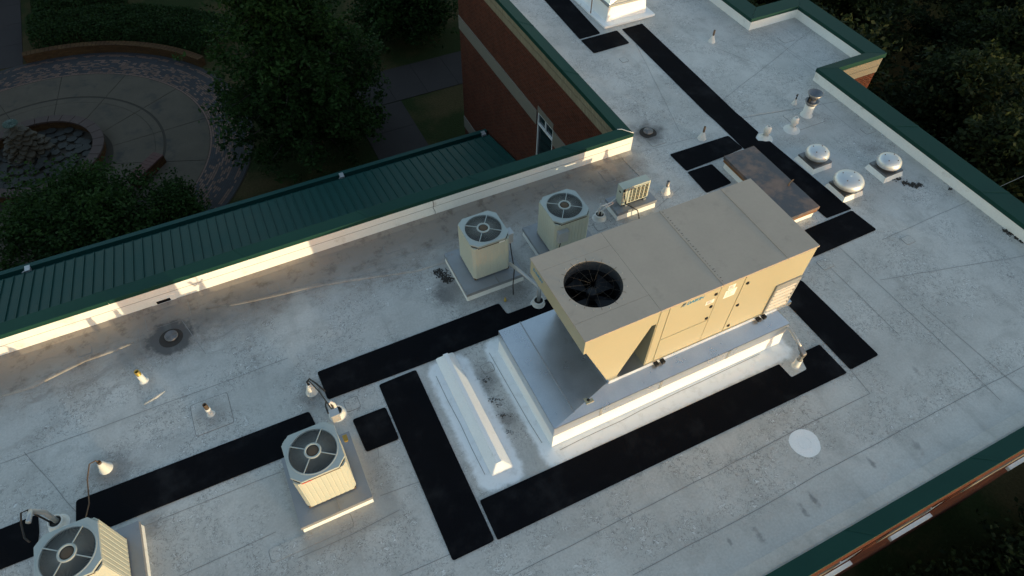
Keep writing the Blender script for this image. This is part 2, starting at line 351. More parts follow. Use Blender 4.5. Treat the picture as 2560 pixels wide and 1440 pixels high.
# footpath from the wing to the plaza: slabs cut by joints
def slabs(name, quads, mat, z):
    root = None
    for q in quads:
        m = MB(); c = Vector((sum(p[0] for p in q) / 4, sum(p[1] for p in q) / 4, 0)); q2 = [(c.x + (p[0] - c.x) * .992, c.y + (p[1] - c.y) * .992) for p in q]
        m.prism(ccw(q2), z - .1, z)
        if root is None:
            mm = MB(); allp = [p for qq in quads for p in qq]
            root = MB().add([(min(p[0] for p in allp), min(p[1] for p in allp), z - .11)], []).build(name, mat, origin=(c.x, c.y, z - .1)); tag(root, kind='structure')
        m.build('slab', mat, root)
    return root
def quadstrip(left, right, n):
    out = []
    for i in range(n):
        f = lambda L, t: (L[0][0] + (L[1][0] - L[0][0]) * t, L[0][1] + (L[1][1] - L[0][1]) * t)
        out.append([f(left, i / n), f(right, i / n), f(right, (i + 1) / n), f(left, (i + 1) / n)])
    return out
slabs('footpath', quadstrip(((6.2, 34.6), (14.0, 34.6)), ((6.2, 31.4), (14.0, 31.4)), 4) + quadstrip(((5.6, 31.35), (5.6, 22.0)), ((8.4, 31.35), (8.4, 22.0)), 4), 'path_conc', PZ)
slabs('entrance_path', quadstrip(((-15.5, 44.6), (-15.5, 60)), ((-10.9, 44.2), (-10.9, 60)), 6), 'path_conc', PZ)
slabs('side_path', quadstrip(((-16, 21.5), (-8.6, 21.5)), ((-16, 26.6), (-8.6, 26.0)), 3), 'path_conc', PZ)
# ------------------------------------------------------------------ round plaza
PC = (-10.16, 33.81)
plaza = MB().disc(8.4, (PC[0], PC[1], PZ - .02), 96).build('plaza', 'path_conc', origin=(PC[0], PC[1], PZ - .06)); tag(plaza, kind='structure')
nsec = 14; off = R(4)
for r0, r1 in ((3.35, 5.42), (5.44, 5.85), (5.99, 8.2)):
    for i in range(nsec):
        a0 = off + 2 * math.pi * i / nsec + .012 / r1 * 2; a1 = off + 2 * math.pi * (i + 1) / nsec - .012 / r1 * 2
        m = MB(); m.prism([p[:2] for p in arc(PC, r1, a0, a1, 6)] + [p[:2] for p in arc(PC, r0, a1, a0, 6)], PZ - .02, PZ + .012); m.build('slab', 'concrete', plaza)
def paver_ring(name, r0, r1, rows, blen, pattern, z, a0=0, a1=2 * math.pi):
    vs = []; fs = []; sh = []
    dr = (r1 - r0) / rows
    for k in range(rows):
        ra, rb = r0 + k * dr + .012, r0 + (k + 1) * dr - .012; n = int((a1 - a0) * (ra + rb) / 2 / blen)
        for i in range(n):
            t0 = a0 + (a1 - a0) * (i + (.5 if k % 2 else 0)) / n; t1 = t0 + (a1 - a0) / n * .95; hz = z + random.uniform(0, .006); b = len(vs)
            for t, r in ((t0, ra), (t1, ra), (t1, rb), (t0, rb)): vs.append((PC[0] + r * math.cos(t), PC[1] + r * math.sin(t), hz))
            fs.append((b, b + 1, b + 2, b + 3)); sh.append(pattern(k, rows))
    me = bpy.data.meshes.new(name); me.from_pydata([(v[0] - PC[0], v[1] - PC[1], v[2] - z) for v in vs], [], fs)
    at = me.attributes.new('shade', 'FLOAT', 'FACE'); at.data.foreach_set('value', sh); me.materials.append(MATS['paver'])
    o = bpy.data.objects.new(name, me); C.objects.link(o); o.location = (PC[0], PC[1], z); return o
def pat(k, n):
    if k == 0: return .6
    t = k / n
    if t < .62: return random.choice((.1, .1, .3, .3, .6, .8))
    if .78 < t < .9: return random.choice((.1, .1, .3))
    return random.choice((.3, .8, .3, .3))
pr = paver_ring('paver_ring', 8.22, 10.45, 20, .225, pat, PZ + .012); tag(pr, 'ring of dark and red brick pavers round the plaza', 'paving', kind='stuff')
m = MB(); m.add([(*p[:2], PZ - .004) for p in arc(PC, 10.5, 0, 2 * math.pi, 96)][:-1], [tuple(range(96))]); tag(m.build('paver_bed', 'soil'), kind='structure')
# fountain
fc = (-10.22, 34.25)
F = thing('fountain', (fc[0], fc[1], PZ), 'round brick fountain basin paved with flagstones, in the plaza', 'fountain')
m = MB(); m.lathe([(3.08, 0), (3.08, .45), (2.78, .45), (2.78, -.3)], (fc[0], fc[1], PZ), 64, smooth=False); m.build('basin_wall', 'garden_brick', F)
for i in range(28):
    a0 = 2 * math.pi * i / 28 + .006; a1 = 2 * math.pi * (i + 1) / 28 - .006
    m = MB(); m.prism([p[:2] for p in arc(fc, 3.2, a0, a1, 3)] + [p[:2] for p in arc(fc, 2.66, a1, a0, 3)], PZ + .45, PZ + .55); m.build('rim_stone', 'rim_brick', F)
m = MB(); m.disc(2.8, (fc[0], fc[1], PZ - .02), 48); m.build('basin_floor', 'dark_inside', F)
pts = []
for _ in range(4000):
    a, r = random.uniform(0, 6.283), 2.45 * math.sqrt(random.random()); p = (r * math.cos(a), r * math.sin(a))
    if all((p[0] - q[0]) ** 2 + (p[1] - q[1]) ** 2 > .40 ** 2 for q in pts): pts.append(p)
for px, py in pts:
    m = MB(); k = random.randint(5, 7); a0 = random.uniform(0, 6); z = PZ + .05 + random.uniform(0, .1) + .12 * max(0, 1 - math.hypot(px, py) / 2)
    poly = [(fc[0] + px + random.uniform(.22, .30) * math.cos(a0 + 6.283 * i / k), fc[1] + py + random.uniform(.22, .30) * math.sin(a0 + 6.283 * i / k)) for i in range(k)]
    m.prism(poly, z - .05, z); m.build('flagstone', 'flagstone', F)
sc = (-10.75, 35.3)
SCU = thing('stone_sculpture', (sc[0], sc[1], PZ + .1), 'stacked stone cone of overlapping leaf slabs in the fountain', 'sculpture')
m = MB(); m.lathe([(.85, 0), (.7, .5), (.48, 1.0), (.22, 1.4), (.1, 1.6)], (sc[0], sc[1], PZ + .1), 16); m.build('core', 'stone_leaf', SCU)
for j in range(9):
    rr = .9 - j * .085; zz = PZ + .2 + j * .16; k = max(6, int(12 - j * .6))
    for i in range(k):
        a = 6.283 * (i + (j % 2) * .5) / k + random.uniform(-.1, .1); c = Vector((sc[0] + rr * math.cos(a), sc[1] + rr * math.sin(a), zz))
        t = Vector((-math.sin(a), math.cos(a), 0)); d = Vector((math.cos(a), math.sin(a), -.35)).normalized(); L, W = random.uniform(.28, .4), random.uniform(.17, .25)
        out = [c - d * .25 - t * W * .6, c - d * .25 + t * W * .6, c + d * L * .5 + t * W, c + d * L + t * W * .3, c + d * L - t * W * .3, c + d * L * .5 - t * W]
        up = Vector((0, 0, .035)); m = MB(); m.hull([p - up for p in out][::1], [p + up for p in out]); m.build('leaf_slab', 'stone_leaf', SCU)
m = MB(); zt = PZ + 1.75
m.lathe([(.06, .02), (.1, .08), (.34, .13), (.36, .08), (.12, .0), (.08, -.2)], (sc[0], sc[1], zt), 20)
for i in range(14): m.bar((sc[0] + .1 * math.cos(i * .4488), sc[1] + .1 * math.sin(i * .4488), zt + .1), (sc[0] + .35 * math.cos(i * .4488), sc[1] + .35 * math.sin(i * .4488), zt + .14), .03, .03)
m.build('flower_top', 'verdigris', SCU)
# brick bench on the plaza
b = [G(385, 380, GZ + .55), G(315, 445, GZ + .55)]
d = (b[1] - b[0]); d.z = 0; L = d.length; d.normalize(); nrm = Vector((d.y, -d.x, 0))
B = thing('brick_bench', (b[0].x, b[0].y, PZ), 'low brick bench with red paver seat beside the fountain', 'bench')
m = MB(); q = [b[0], b[1], b[1] + nrm * -.55, b[0] + nrm * -.55]; m.prism(ccw([(p.x, p.y) for p in q]), PZ, PZ + .45); m.build('bench_wall', 'garden_brick', B)
nb = 9
for i in range(nb):
    p0 = b[0] + d * (L * i / nb + .008); p1 = b[0] + d * (L * (i + 1) / nb - .008); m = MB()
    m.prism(ccw([(p.x, p.y) for p in (p0 - nrm * -.03, p1 - nrm * -.03, p1 + nrm * -.58, p0 + nrm * -.58)]), PZ + .45, PZ + .53); m.build('seat_brick', 'seat_red', B)
# curved yellow garden wall behind the plaza
GWc = (PC[0], PC[1]); a0, a1 = R(33), R(93)
GW = thing('garden_wall', (PC[0], PC[1] + 11.2, PZ), 'low curved yellow brick wall between hedge and pavers', 'wall')
m = MB(); m.prism([p[:2] for p in arc(GWc, 10.92, a0, a1, 40)] + [p[:2] for p in arc(GWc, 10.52, a1, a0, 40)], PZ - .05, PZ + .42); m.build('wall', 'garden_brick', GW)
for i in range(46):
    t0 = a0 + (a1 - a0) * i / 46 + .001; t1 = a0 + (a1 - a0) * (i + 1) / 46 - .001
    m = MB(); m.prism([p[:2] for p in arc(GWc, 10.95, t0, t1, 1)] + [p[:2] for p in arc(GWc, 10.49, t1, t0, 1)], PZ + .42, PZ + .5); m.build('cap_brick', 'garden_brick', GW)

# ------------------------------------------------------------------ foliage
def leaf_mesh(name, cen, size, mat, parent=None, aspect=.55, label=None, up=.35, shade=None):
    n = len(cen); cen = np.asarray(cen, float)
    d = RNG.normal(size=(n, 3)); d[:, 2] = d[:, 2] * .6; d /= np.linalg.norm(d, axis=1)[:, None]
    nn = RNG.normal(size=(n, 3)); nn[:, 2] += up * 2; t = np.cross(d, nn); t /= np.linalg.norm(t, axis=1)[:, None] + 1e-9
    L = (size * RNG.uniform(.45, 1.65, n))[:, None]; W = L * aspect * .5
    v = np.stack([cen - d * L * .5, cen + t * W, cen + d * L * .5, cen - t * W], 1).reshape(-1, 3)
    o0 = np.array(ORG[parent.name]) if parent is not None else np.array([cen[:, 0].mean(), cen[:, 1].mean(), cen[:, 2].min()])
    v -= o0
    me = bpy.data.meshes.new(name); me.vertices.add(4 * n); me.vertices.foreach_set('co', v.ravel().astype(np.float32))
    me.loops.add(4 * n); me.loops.foreach_set('vertex_index', np.arange(4 * n, dtype=np.int32)); me.polygons.add(n)
    me.polygons.foreach_set('loop_start', np.arange(0, 4 * n, 4, dtype=np.int32)); me.polygons.foreach_set('loop_total', np.full(n, 4, np.int32))
    me.update(calc_edges=True); at = me.attributes.new('shade', 'FLOAT', 'FACE')
    at.data.foreach_set('value', (RNG.random(n) if shade is None else np.clip(shade + RNG.normal(0, .18, n), 0, 1)).astype(np.float32)); me.materials.append(MATS[mat]); me.validate()
    o = bpy.data.objects.new(name, me); C.objects.link(o); ORG[o.name] = Vector(o0)
    if parent is not None: o.parent = parent
    else: o.location = Vector(o0)
    return o
NL = 24
def tree(name, label, cat, base, h, prof, nbr, per, mat, leaf=.2, spread=.32, rise=.25, trunk_r=.2, low=.15, group=None, start=.25):
    T = thing(name, base, label, cat, group); bx, by, bz = base
    m = MB(); lean = (random.uniform(-.2, .2), random.uniform(-.2, .2)); K = 7
    tp = [Vector((bx + lean[0] * (i / K) ** 2 * 2, by + lean[1] * (i / K) ** 2 * 2, bz + h * .94 * i / K)) for i in range(K + 1)]
    m.tube(tp, [trunk_r * (1 - .88 * i / K) for i in range(K + 1)], 8); m.build('trunk', 'bark', T)
    bm = MB(); cen = []; shd = []
    for i in range(nbr):
        t = low + (1 - low) * (i + random.random()) / nbr; az = i * 2.39996 + random.uniform(-.5, .5); Lb = prof(t) * random.uniform(.72, 1.12)
        p0 = Vector((bx + lean[0] * t * t * 2, by + lean[1] * t * t * 2, bz + h * t * .93)); dr = Vector((math.cos(az), math.sin(az), rise * random.uniform(.4, 1.5)))
        pts = [p0 + dr * Lb * s + Vector((0, 0, -.08 * Lb * s * s)) for s in (0, .4, .75, 1)]
        bm.tube(pts, [max(.012, trunk_r * .28 * (1 - t) + .02) * k for k in (1, .7, .4, .15)], 4, cap=False)
        nt_ = max(3, int(per * (.35 + Lb / max(.1, prof(.4)))))
        tw = RNG.uniform(start, 1.05, nt_); base_sh = random.uniform(.15, .75)
        for s in tw:
            k = min(2.999, s * 3 * .999 / 1.05 * 1.0); c = p0 + dr * Lb * s + Vector((0, 0, -.08 * Lb * s * s)); sd = spread * (.45 + .75 * s)
            nl = NL; cl = np.array(c) + RNG.normal(0, 1, 3) * sd * .9; cen.append(cl + RNG.normal(0, 1, (nl, 3)) * sd * .42 * np.array([1, 1, .75])); shd += [base_sh] * nl
    bm.build('branches', 'bark', T); leaf_mesh('crown', np.concatenate(cen), leaf, mat, T, shade=np.array(shd)); return T
# big oak between the plaza and the lean-to roof
tree('oak_tree', 'tall dark green tree beside the plaza pavers, its crown tip out of frame', 'tree', (3.1, 29.6, GZ), 13.8,
     lambda t: 4.9 * min(1, (1.03 - t) ** .85) * min(1, .6 + t * 2.2), 150, 26, 'leaf_oak', leaf=.17, spread=.33, rise=.10, trunk_r=.28, low=.08, start=.12)
tree('round_tree', 'broad low tree in front of the fountain, nearest the lean-to roof', 'tree', (-8.3, 26.6, GZ), 2.9,
     lambda t: 4.1 * min(1, (1.15 - t) ** .6), 60, 34, 'leaf_bush', leaf=.15, spread=.42, rise=.3, trunk_r=.16, low=.2, start=.1)
tree('small_bush', 'bushy shrub behind the brick bench at the pavers edge', 'shrub', tuple(G(450, 570, GZ)), 1.7, lambda t: 1.25 * min(1, (1.2 - t) ** .6), 34, 24, 'leaf_bush', leaf=.13, spread=.3, rise=.5, trunk_r=.07, low=.1, start=.05)
tree('courtyard_tree', 'dark spreading tree by the brick wall at the top edge', 'tree', (10.9, 37.4, GZ), 5.2, lambda t: 3.2 * min(1, (1.1 - t) ** .6), 60, 30, 'leaf_oak', leaf=.18, spread=.42, rise=.2, trunk_r=.16, low=.15, start=.1)
def hedge(name, label, fn, n, mat, leaf, cat='hedge'):
    return tag(leaf_mesh(name, [fn() for _ in range(n)], leaf, mat, shade=np.full(n, .45)), label, cat)
def hd():
    a = random.uniform(R(36), R(90)); r = random.uniform(11.1, 15.0); e = abs((r - 13.05) / 1.95)
    return (PC[0] + r * math.cos(a), PC[1] + r * math.sin(a), GZ + 1.15 * math.sqrt(max(0, 1 - e ** 4)) * random.uniform(.55, 1.05) + .12 * math.sin(a * 31) * math.cos(r * 4))
hedge('clipped_hedge', 'dense clipped green hedge along the curved garden wall', hd, 34000, 'leaf_hedge', .13)
def hd2():
    x, y = random.uniform(-10.2, -4.5), random.uniform(48.8, 53); e = max(abs((x + 7.35) / 2.85), abs((y - 50.9) / 2.1)); return (x, y, GZ + 1.0 * math.sqrt(max(0, 1 - e ** 4)) * random.uniform(.5, 1.1))
hedge('planting_bed', 'loose dark shrub bed beside the entrance path, far left', hd2, 9000, 'leaf_hedge', .17, 'shrub')
# trees below the right-hand parapet
wood = [(23.5, 17, 8.6, 3.6), (25.5, 9.0, 8.2, 3.6), (30, 22, 9.6, 4.2), (33, 14.5, 8.4, 3.8), (37.5, 27, 9.8, 4.6), (38, 18, 8.2, 4.0), (44, 23, 9.4, 4.6), (29, 29, 9.5, 4.2), (31, 6.2, 6.6, 3.4), (47, 31, 9.5, 4.6), (24, 25, 8.6, 3.6), (28, 13.0, 8.0, 3.6), (35, 9.5, 7.2, 3.6), (21.8, 21.5, 8.0, 3.0), (41.5, 13.5, 7.6, 4.0), (34, 34, 9.5, 4.5), (53, 27, 9.5, 4.8)]
wl = ['leafy tree just below the stepped parapet corner', 'leafy tree close under the right parapet, below the step', 'tall tree beyond the stepped parapet, second row', 'tree in front of the pale paving patch at right',
      'far tree near the top right corner', 'sunlit edged tree midway along the right edge', 'tree at the top right edge with yellow lit leaves', 'tree behind the parapet step at the top', 'low tree at the right edge above bare soil', 'farthest tree in the top right corner', 'tree beside the top end of the stepped parapet', 'tree in the middle of the right-hand group, below the step', 'tree at the right edge beside the pale paving', 'narrow tree hugging the wall above the parapet step', 'tree at the right edge under the sunlit leaves', 'tree on the top edge beyond the far parapet', 'tree at the extreme top right edge']
for (x, y, h, r), lb in zip(wood, wl):
    tree('broadleaf_tree', lb, 'tree', (x, y, GZ), h, lambda t, r=r: r * min(1, (1.12 - t) ** .6), 60, 26, 'leaf_wood', leaf=.20, spread=.42, rise=.35, trunk_r=.16, low=.2, group='trees below the right parapet', start=.12)
for i, (x, y, h, r, lb) in enumerate(((14.2, -2.6, 2.0, 2.0, 'dark shrub at the foot of the front wall, bottom right'), (18.0, -2.6, 2.2, 2.2, 'larger dark shrub right of the front wall windows'), (16.4, -4.8, 2.2, 2.2, 'shrub cut by the bottom right corner of the frame'), (21.5, -2.8, 2.2, 2.2, 'shrub at the right edge below the front coping'))):
    tree('foundation_shrub', lb, 'shrub', (x, y, GZ), h, lambda t, r=r: r * min(1, (1.2 - t) ** .6), 44, 26, 'leaf_wood', leaf=.16, spread=.4, rise=.5, trunk_r=.08, low=.08, group='shrubs along the front wall', start=.05)
pts_ = []  # leaf clumps added out of view to shade the courtyard and lower walls
for _ in range(1500):
    k = random.random()
    if k < .45: x, y, top = random.uniform(-25, 95), random.uniform(-46, -36), random.uniform(-2.6, -.6)
    elif k < .7: x, y, top = random.uniform(-36, -25), random.uniform(14, 70), random.uniform(-3, 4)
    else: x, y, top = random.uniform(-25, 30), random.uniform(66, 80), random.uniform(-3, 5)
    for _ in range(3): pts_.append(np.array([x, y, random.uniform(GZ + .5, top)]) + RNG.normal(0, .8, (16, 3)) * np.array([1, 1, .4]))
tag(leaf_mesh('unseen_shade_trees', np.concatenate(pts_), .75, 'leaf_wood', shade=np.full(len(pts_) * 16, .4)), 'unseen belt of leaf clumps added to block sky and low sun, outside the picture', 'light blocker', kind='stuff')
sheet('paving_beyond', [(30, 9.5), (60, 9.5), (60, 16), (33, 16)], 'path_conc', GZ + .02)
sheet('bare_soil', [(21, 2.5), (29, 1), (30, 8), (22, 9)], 'soil', GZ + .012)

# ------------------------------------------------------------------ the building
YB, YBo, XW, XWo, XR, XRo, YF, YFo = 12.42, 12.70, 10.16, 9.80, 17.77, 18.35, .95, .62
BLD = thing('brick_building', (4, 6.5, GZ), 'flat-roofed red brick building with green metal coping', 'building')
WT = .02
def wall_quads(axis, fixed, a0, a1, z0, z1, holes, flip, depth, mb):
    # wall face in pieces around rectangular openings, with reveals of the given depth
    xs = sorted({a0, a1, *[h[0] for h in holes], *[h[1] for h in holes]}); P = (lambda a, z, d=0: (a, fixed + d, z)) if axis == 'x' else (lambda a, z, d=0: (fixed + d, a, z))
    def q(p):
        mb.add(p if not flip else p[::-1], [(0, 1, 2, 3)])
    for i in range(len(xs) - 1):
        l, r = xs[i], xs[i + 1]; hs = sorted([h for h in holes if h[0] <= l + 1e-6 and h[1] >= r - 1e-6], key=lambda h: h[2]); z = z0
        for h in hs:
            q([P(l, z), P(r, z), P(r, h[2]), P(l, h[2])]); z = h[3]
        q([P(l, z), P(r, z), P(r, z1), P(l, z1)])
    for h in holes:
        for (p, s) in (((h[0], h[2]), (h[0], h[3])), ((h[1], h[3]), (h[1], h[2])), ((h[0], h[3]), (h[1], h[3])), ((h[1], h[2]), (h[0], h[2]))):
            q([P(*p), P(*s), P(*s, depth), P(*p, depth)])
fw = [(x, x + 1.3, -3.95, -1.95) for x in (-9.1, -4.8, -.4, 2.5, 5.5, 8.5, 11.25, 15.6)]
m = MB(); wall_quads('x', YFo, -16, XRo, GZ, .1, fw, False, .1, m); FW = m.build('wall', 'brick', BLD)
ww = [(16.45, 17.66, -4.6, -1.95)]
m = MB(); wall_quads('y', XWo, YBo, 25.1, GZ, .6, ww, True, .1, m); WW = m.build('wall', 'brick', BLD)
m = MB(); z1 = .3
m.add([(-16, YBo, GZ), (XWo, YBo, GZ), (XWo, YBo, .6), (-16, YBo, .6)], [(3, 2, 1, 0)])
ou = [(XRo, YFo), (XRo, 12.66), (20.5, 12.66), (20.5, 16.9), (XRo, 16.9), (XRo, 25.1), (XWo, 25.1)]
for a, b in zip(ou[:-1], ou[1:]): m.add([(*a, GZ), (*b, GZ), (*b, z1), (*a, z1)], [(0, 1, 2, 3)])
m.add([(-16, YFo, GZ), (-16, YBo, GZ), (-16, YBo, .6), (-16, YFo, .6)], [(3, 2, 1, 0)])
OW = m.build('wall', 'brick', BLD)
# brickwork that can be told apart on the stepped corner
bm_ = bpy.data.meshes.new('brick'); bb = MB().box(-.107, .107, -.012, .01, 0, .072); bm_.from_pydata(bb.v, [], bb.f); bm_.materials.append(MATS['brick'])
sm_ = bpy.data.meshes.new('soldier_brick'); bb = MB().box(-.039, .039, -.014, .01, 0, .27); sm_.from_pydata(bb.v, [], bb.f); sm_.materials.append(MATS['stone_band'])
def piece(name, me, loc, par):
    o = bpy.data.objects.new(name, me); C.objects.link(o); o.parent = par; o.location = Vector(loc) - ORG[par.name]
for r in range(17):
    for k in range(10):
        x = 18.5 + k * .226 + (.113 if r % 2 else 0)
        if x < 20.42: piece('brick', bm_, (x, 12.648, -.36 - r * .087), OW)
for r in range(2):
    for k in range(24): piece('soldier_brick', sm_, (18.43 + k * .088, 12.646, .02 - r * .285), OW)
# stone bands and soldier courses
m = MB(); m.box(XWo - .035, XWo, 17.70, 25.1, -2.55, -1.95); m.build('stone_band', 'stone_band', BLD)
m = MB(); m.box(XWo - .035, XWo, YBo, 16.41, -2.55, -1.95); m.build('stone_band', 'stone_band', BLD)
m = MB(); m.box(XWo - .035, XWo, YBo, 25.1, -7.85, -7.2); m.build('stone_band', 'stone_band', BLD)
m = MB(); m.box(XWo - .025, XWo, YBo, 25.1, .06, .34); m.build('soldier_course', 'soldier', BLD)
m = MB(); m.box(XWo - .03, XWo, YBo, 25.1, .36, .6); m.build('soldier_course', 'soldier', BLD)
m = MB(); m.box(-16, XRo + .02, YFo - .012, YFo, -.42, .02); m.build('soldier_course', 'soldier', BLD)
m = MB(); m.box(XRo, XRo + .02, YFo, 12.64, -.3, .3); m.build('soldier_course', 'soldier', BLD)
xs = sorted(h[:2] for h in fw if h[3] > -3); px_ = -16
for h in xs + [(XRo, XRo)]:
    m = MB(); m.box(px_, h[0] - .04, YFo - .03, YFo, -2.5, -1.95); m.build('stone_band', 'stone_band', BLD); px_ = h[1] + .04
for (a0, a1, z0, z1) in fw:
    W = MB(); W.box(a0, a1, YFo + .08, YFo + .1, z0, z1); W = W.build('window', 'glass', BLD)
    m = MB(); yf, yb = YFo + .03, YFo + .075
    for b in ((a0, a0 + .07, z0, z1), (a1 - .07, a1, z0, z1), (a0 + .07, a1 - .07, z1 - .07, z1), (a0 + .07, a1 - .07, z0, z0 + .07), (a0 + .07, a1 - .07, (z0 + z1) / 2 - .03, (z0 + z1) / 2 + .03)): m.box(b[0], b[1], yf, yb, b[2], b[3])
    m.build('frame', 'frame_white', W)
    m = MB(); m.box(a0 - .06, a1 + .06, YFo - .10, YFo + .06, z0 - .12, z0 - .002); m.build('sill', 'frame_white', W)
    n = 16; mm = MB()
    for k in range(n):
        mm.box(a0 + (a1 - a0) * k / n + .006, a0 + (a1 - a0) * (k + 1) / n - .006, YFo - .016, YFo + .002, z1 + .004, z1 + .22)
    mm.build('lintel', 'brick', W)
(a0, a1, z0, z1) = ww[0]
W = MB(); W.box(XWo + .075, XWo + .1, a0, a1, z0, z1); W = W.build('window', 'glass', BLD)
m = MB(); xf, xb = XWo + .012, XWo + .07
for y0, y1, zz0, zz1 in ((a0, a0 + .06, z0, z1), (a1 - .06, a1, z0, z1), (a0 + .06, a1 - .06, z1 - .06, z1), (a0 + .06, a1 - .06, -2.5, -2.42), ((a0 + a1) / 2 - .03, (a0 + a1) / 2 + .03, -2.42, z1 - .06)): m.box(xf, xb, y0, y1, zz0, zz1)
m.build('frame', 'frame_white', W)
m = MB()
for k in range(14): m.box(XWo - .015, XWo + .002, a0 + (a1 - a0) * k / 14 + .006, a0 + (a1 - a0) * (k + 1) / 14 - .006, z1 + .004, z1 + .26)
m.build('lintel', 'stone_band', W)
# roof deck
RF = MB(); poly = [(-15.7, .8), (XR, .8), (XR, 12.94), (19.95, 12.94), (19.95, 16.36), (XR, 16.36), (XR, 24.8), (XW - .06, 24.8), (XW - .06, YB + .02), (-15.7, YB + .02)]
RF.prism(poly, -.3, 0); RF = RF.build('roof', 'roof', BLD)
# parapets
m = MB(); m.prism([(-15.7, YB), (XW, YB), (XW, 24.8), (9.84, 24.8), (9.84, 12.68), (-15.7, 12.68)], 0, .60); BP = m.build('parapet', 'membrane_white', BLD)
m = MB(); m.prism([(XR, .98), (18.3, .98), (18.3, 12.68), (20.46, 12.68), (20.46, 16.86), (18.3, 16.86), (18.3, 24.8), (XR, 24.8), (XR, 16.36), (19.95, 16.36), (19.95, 12.94), (XR, 12.94)], 0, .40); m.build('parapet', 'membrane_white', BLD)
m = MB(); m.hull([(-15.7, 1.25, 0.002), (XR, 1.25, 0.002), (XR, .66, 0.002), (-15.7, .66, 0.002)][::-1], [(-15.7, .99, .07), (XR, .99, .07), (XR, .66, .07), (-15.7, .66, .07)][::-1]); m.build('cant_strip', 'roof', BLD)
m = MB(); m.box(-15.7, -15.3, 1.26, YB, 0, .6); m.build('parapet', 'membrane_white', BLD)
m = MB(); m.box(XW, XR, 24.5, 24.85, 0, .6); m.build('parapet', 'membrane_white', BLD)
# membrane lap lines on the back parapet and a cover strip at its foot
m = MB(); m.box(-15.6, XW - .03, YB - .004, YB, .335, .345); m.build('lap_seam', 'seam_dirt', BP)
x_ = onY(1083, 510, YB).x
m = MB(); m.tube([(x_, YB - .002, .58), (x_ + .01, YB - .003, .4), (x_ - .015, YB - .003, .3), (x_ + .03, YB - .003, .15), (x_ + .02, YB - .003, .01)], .007, 5); m.build('lap_seam', 'sealant', BP)
m = MB(); m.hull([(-15.6, YB - .14, .002), (XW, YB - .14, .002), (XW, YB, .002), (-15.6, YB, .002)], [(-15.6, YB - .02, .05), (XW, YB - .02, .05), (XW, YB, .055), (-15.6, YB, .055)]); m.build('cant_strip', 'roof', BP)
# coping sections, cut at their joints
def coping(i0, i1, o0, o1, z, inlip=.14, outlip=.15):
    m = MB()
    q = lambda i, o: [Vector((i[0], i[1], z - inlip)), Vector((o[0], o[1], z - outlip)), Vector((o[0], o[1], z + .012)), Vector((i[0], i[1], z - .012))]
    m.hull(q(i0, o0), q(i1, o1)); return m.build('coping', 'green_metal', BLD, bevel=.006)
def coping_run(i0, i1, o0, o1, cuts, z, **k):
    # cuts are positions 0..1 along the inner edge; joints square to the run
    pts = [0] + cuts + [1]
    for a, b in zip(pts[:-1], pts[1:]):
        f = lambda P, Q, t: (P[0] + (Q[0] - P[0]) * t, P[1] + (Q[1] - P[1]) * t)
        L = math.hypot(i1[0] - i0[0], i1[1] - i0[1]); e = .004 / L
        coping(f(i0, i1, a + (e if a else 0)), f(i0, i1, b - (e if b < 1 else 0)), f(o0, o1, a + (e if a else 0)), f(o0, o1, b - (e if b < 1 else 0)), z, **k)
        if b < 1:
            u = .05 / L; m = MB(); q = lambda t: [Vector((*f(i0, i1, t), z - .008)), Vector((*f(o0, o1, t), z + .016)), Vector((*f(o0, o1, t), z + .02)), Vector((*f(i0, i1, t), z - .004))]; m.hull(q(b - u), q(b + u)); m.build('joint_cover', 'green_metal', BLD)
XA = -15.7; ZB = .72
def cuts_x(i0, i1, vals, ax=0): return [(v - i0[ax]) / (i1[ax] - i0[ax]) for v in vals]
i0, i1, o0, o1 = (XA, YB - .03), (XW - .02, YB - .03), (XA, 12.74), (9.75, 12.74)
coping_run(i0, i1, o0, o1, cuts_x(i0, i1, [-13.9, -10.7, -7.5, -4.32, -1.09, 2.1, 5.3, 8.3]), ZB)
i0, i1, o0, o1 = (XW - .02, YB - .022), (XW - .02, 24.5), (9.75, 12.748), (9.75, 25.15)
coping_run(i0, i1, o0, o1, cuts_x(i0, i1, [15.7, 18.9, 22.1], 1), ZB)
m = MB(); m.tube([(XW - .03, YB - .02, ZB + .002), (10.02, 12.52, ZB + .012), (9.9, 12.68, ZB + .014), (9.77, 12.73, ZB + .016)], .012, 5); m.build('caulk_bead', 'frame_white', BLD)
ZR = .47
i0, i1, o0, o1 = (XR - .03, 1.0), (XR - .03, 12.95), (18.40, .59), (18.40, 12.62)
coping_run(i0, i1, o0, o1, cuts_x(i0, i1, [3.2, 6.4, 9.6], 1), ZR)
coping((XR - .03, 12.958), (19.92, 12.958), (18.40, 12.628), (20.55, 12.60), ZR)
coping((19.92, 12.966), (19.92, 16.34), (20.55, 12.608), (20.55, 16.93), ZR)
coping((19.92, 16.348), (XR - .03, 16.348), (20.55, 16.938), (18.40, 16.93), ZR)
coping((XR - .03, 16.356), (XR - .03, 24.5), (18.40, 16.938), (18.40, 25.15), ZR)
i0, i1, o0, o1 = (XA, YF), (XR - .03, YF), (XA, .59), (18.40, .59)
coping_run(i0, i1, o0, o1, cuts_x(i0, i1, [-11.6, -8.0, -4.4, -.8, 2.8, G(2138, 1348, .15).x, G(2452, 1165, .15).x, 13.6, 16.4]), .15, inlip=.09, outlip=.16)
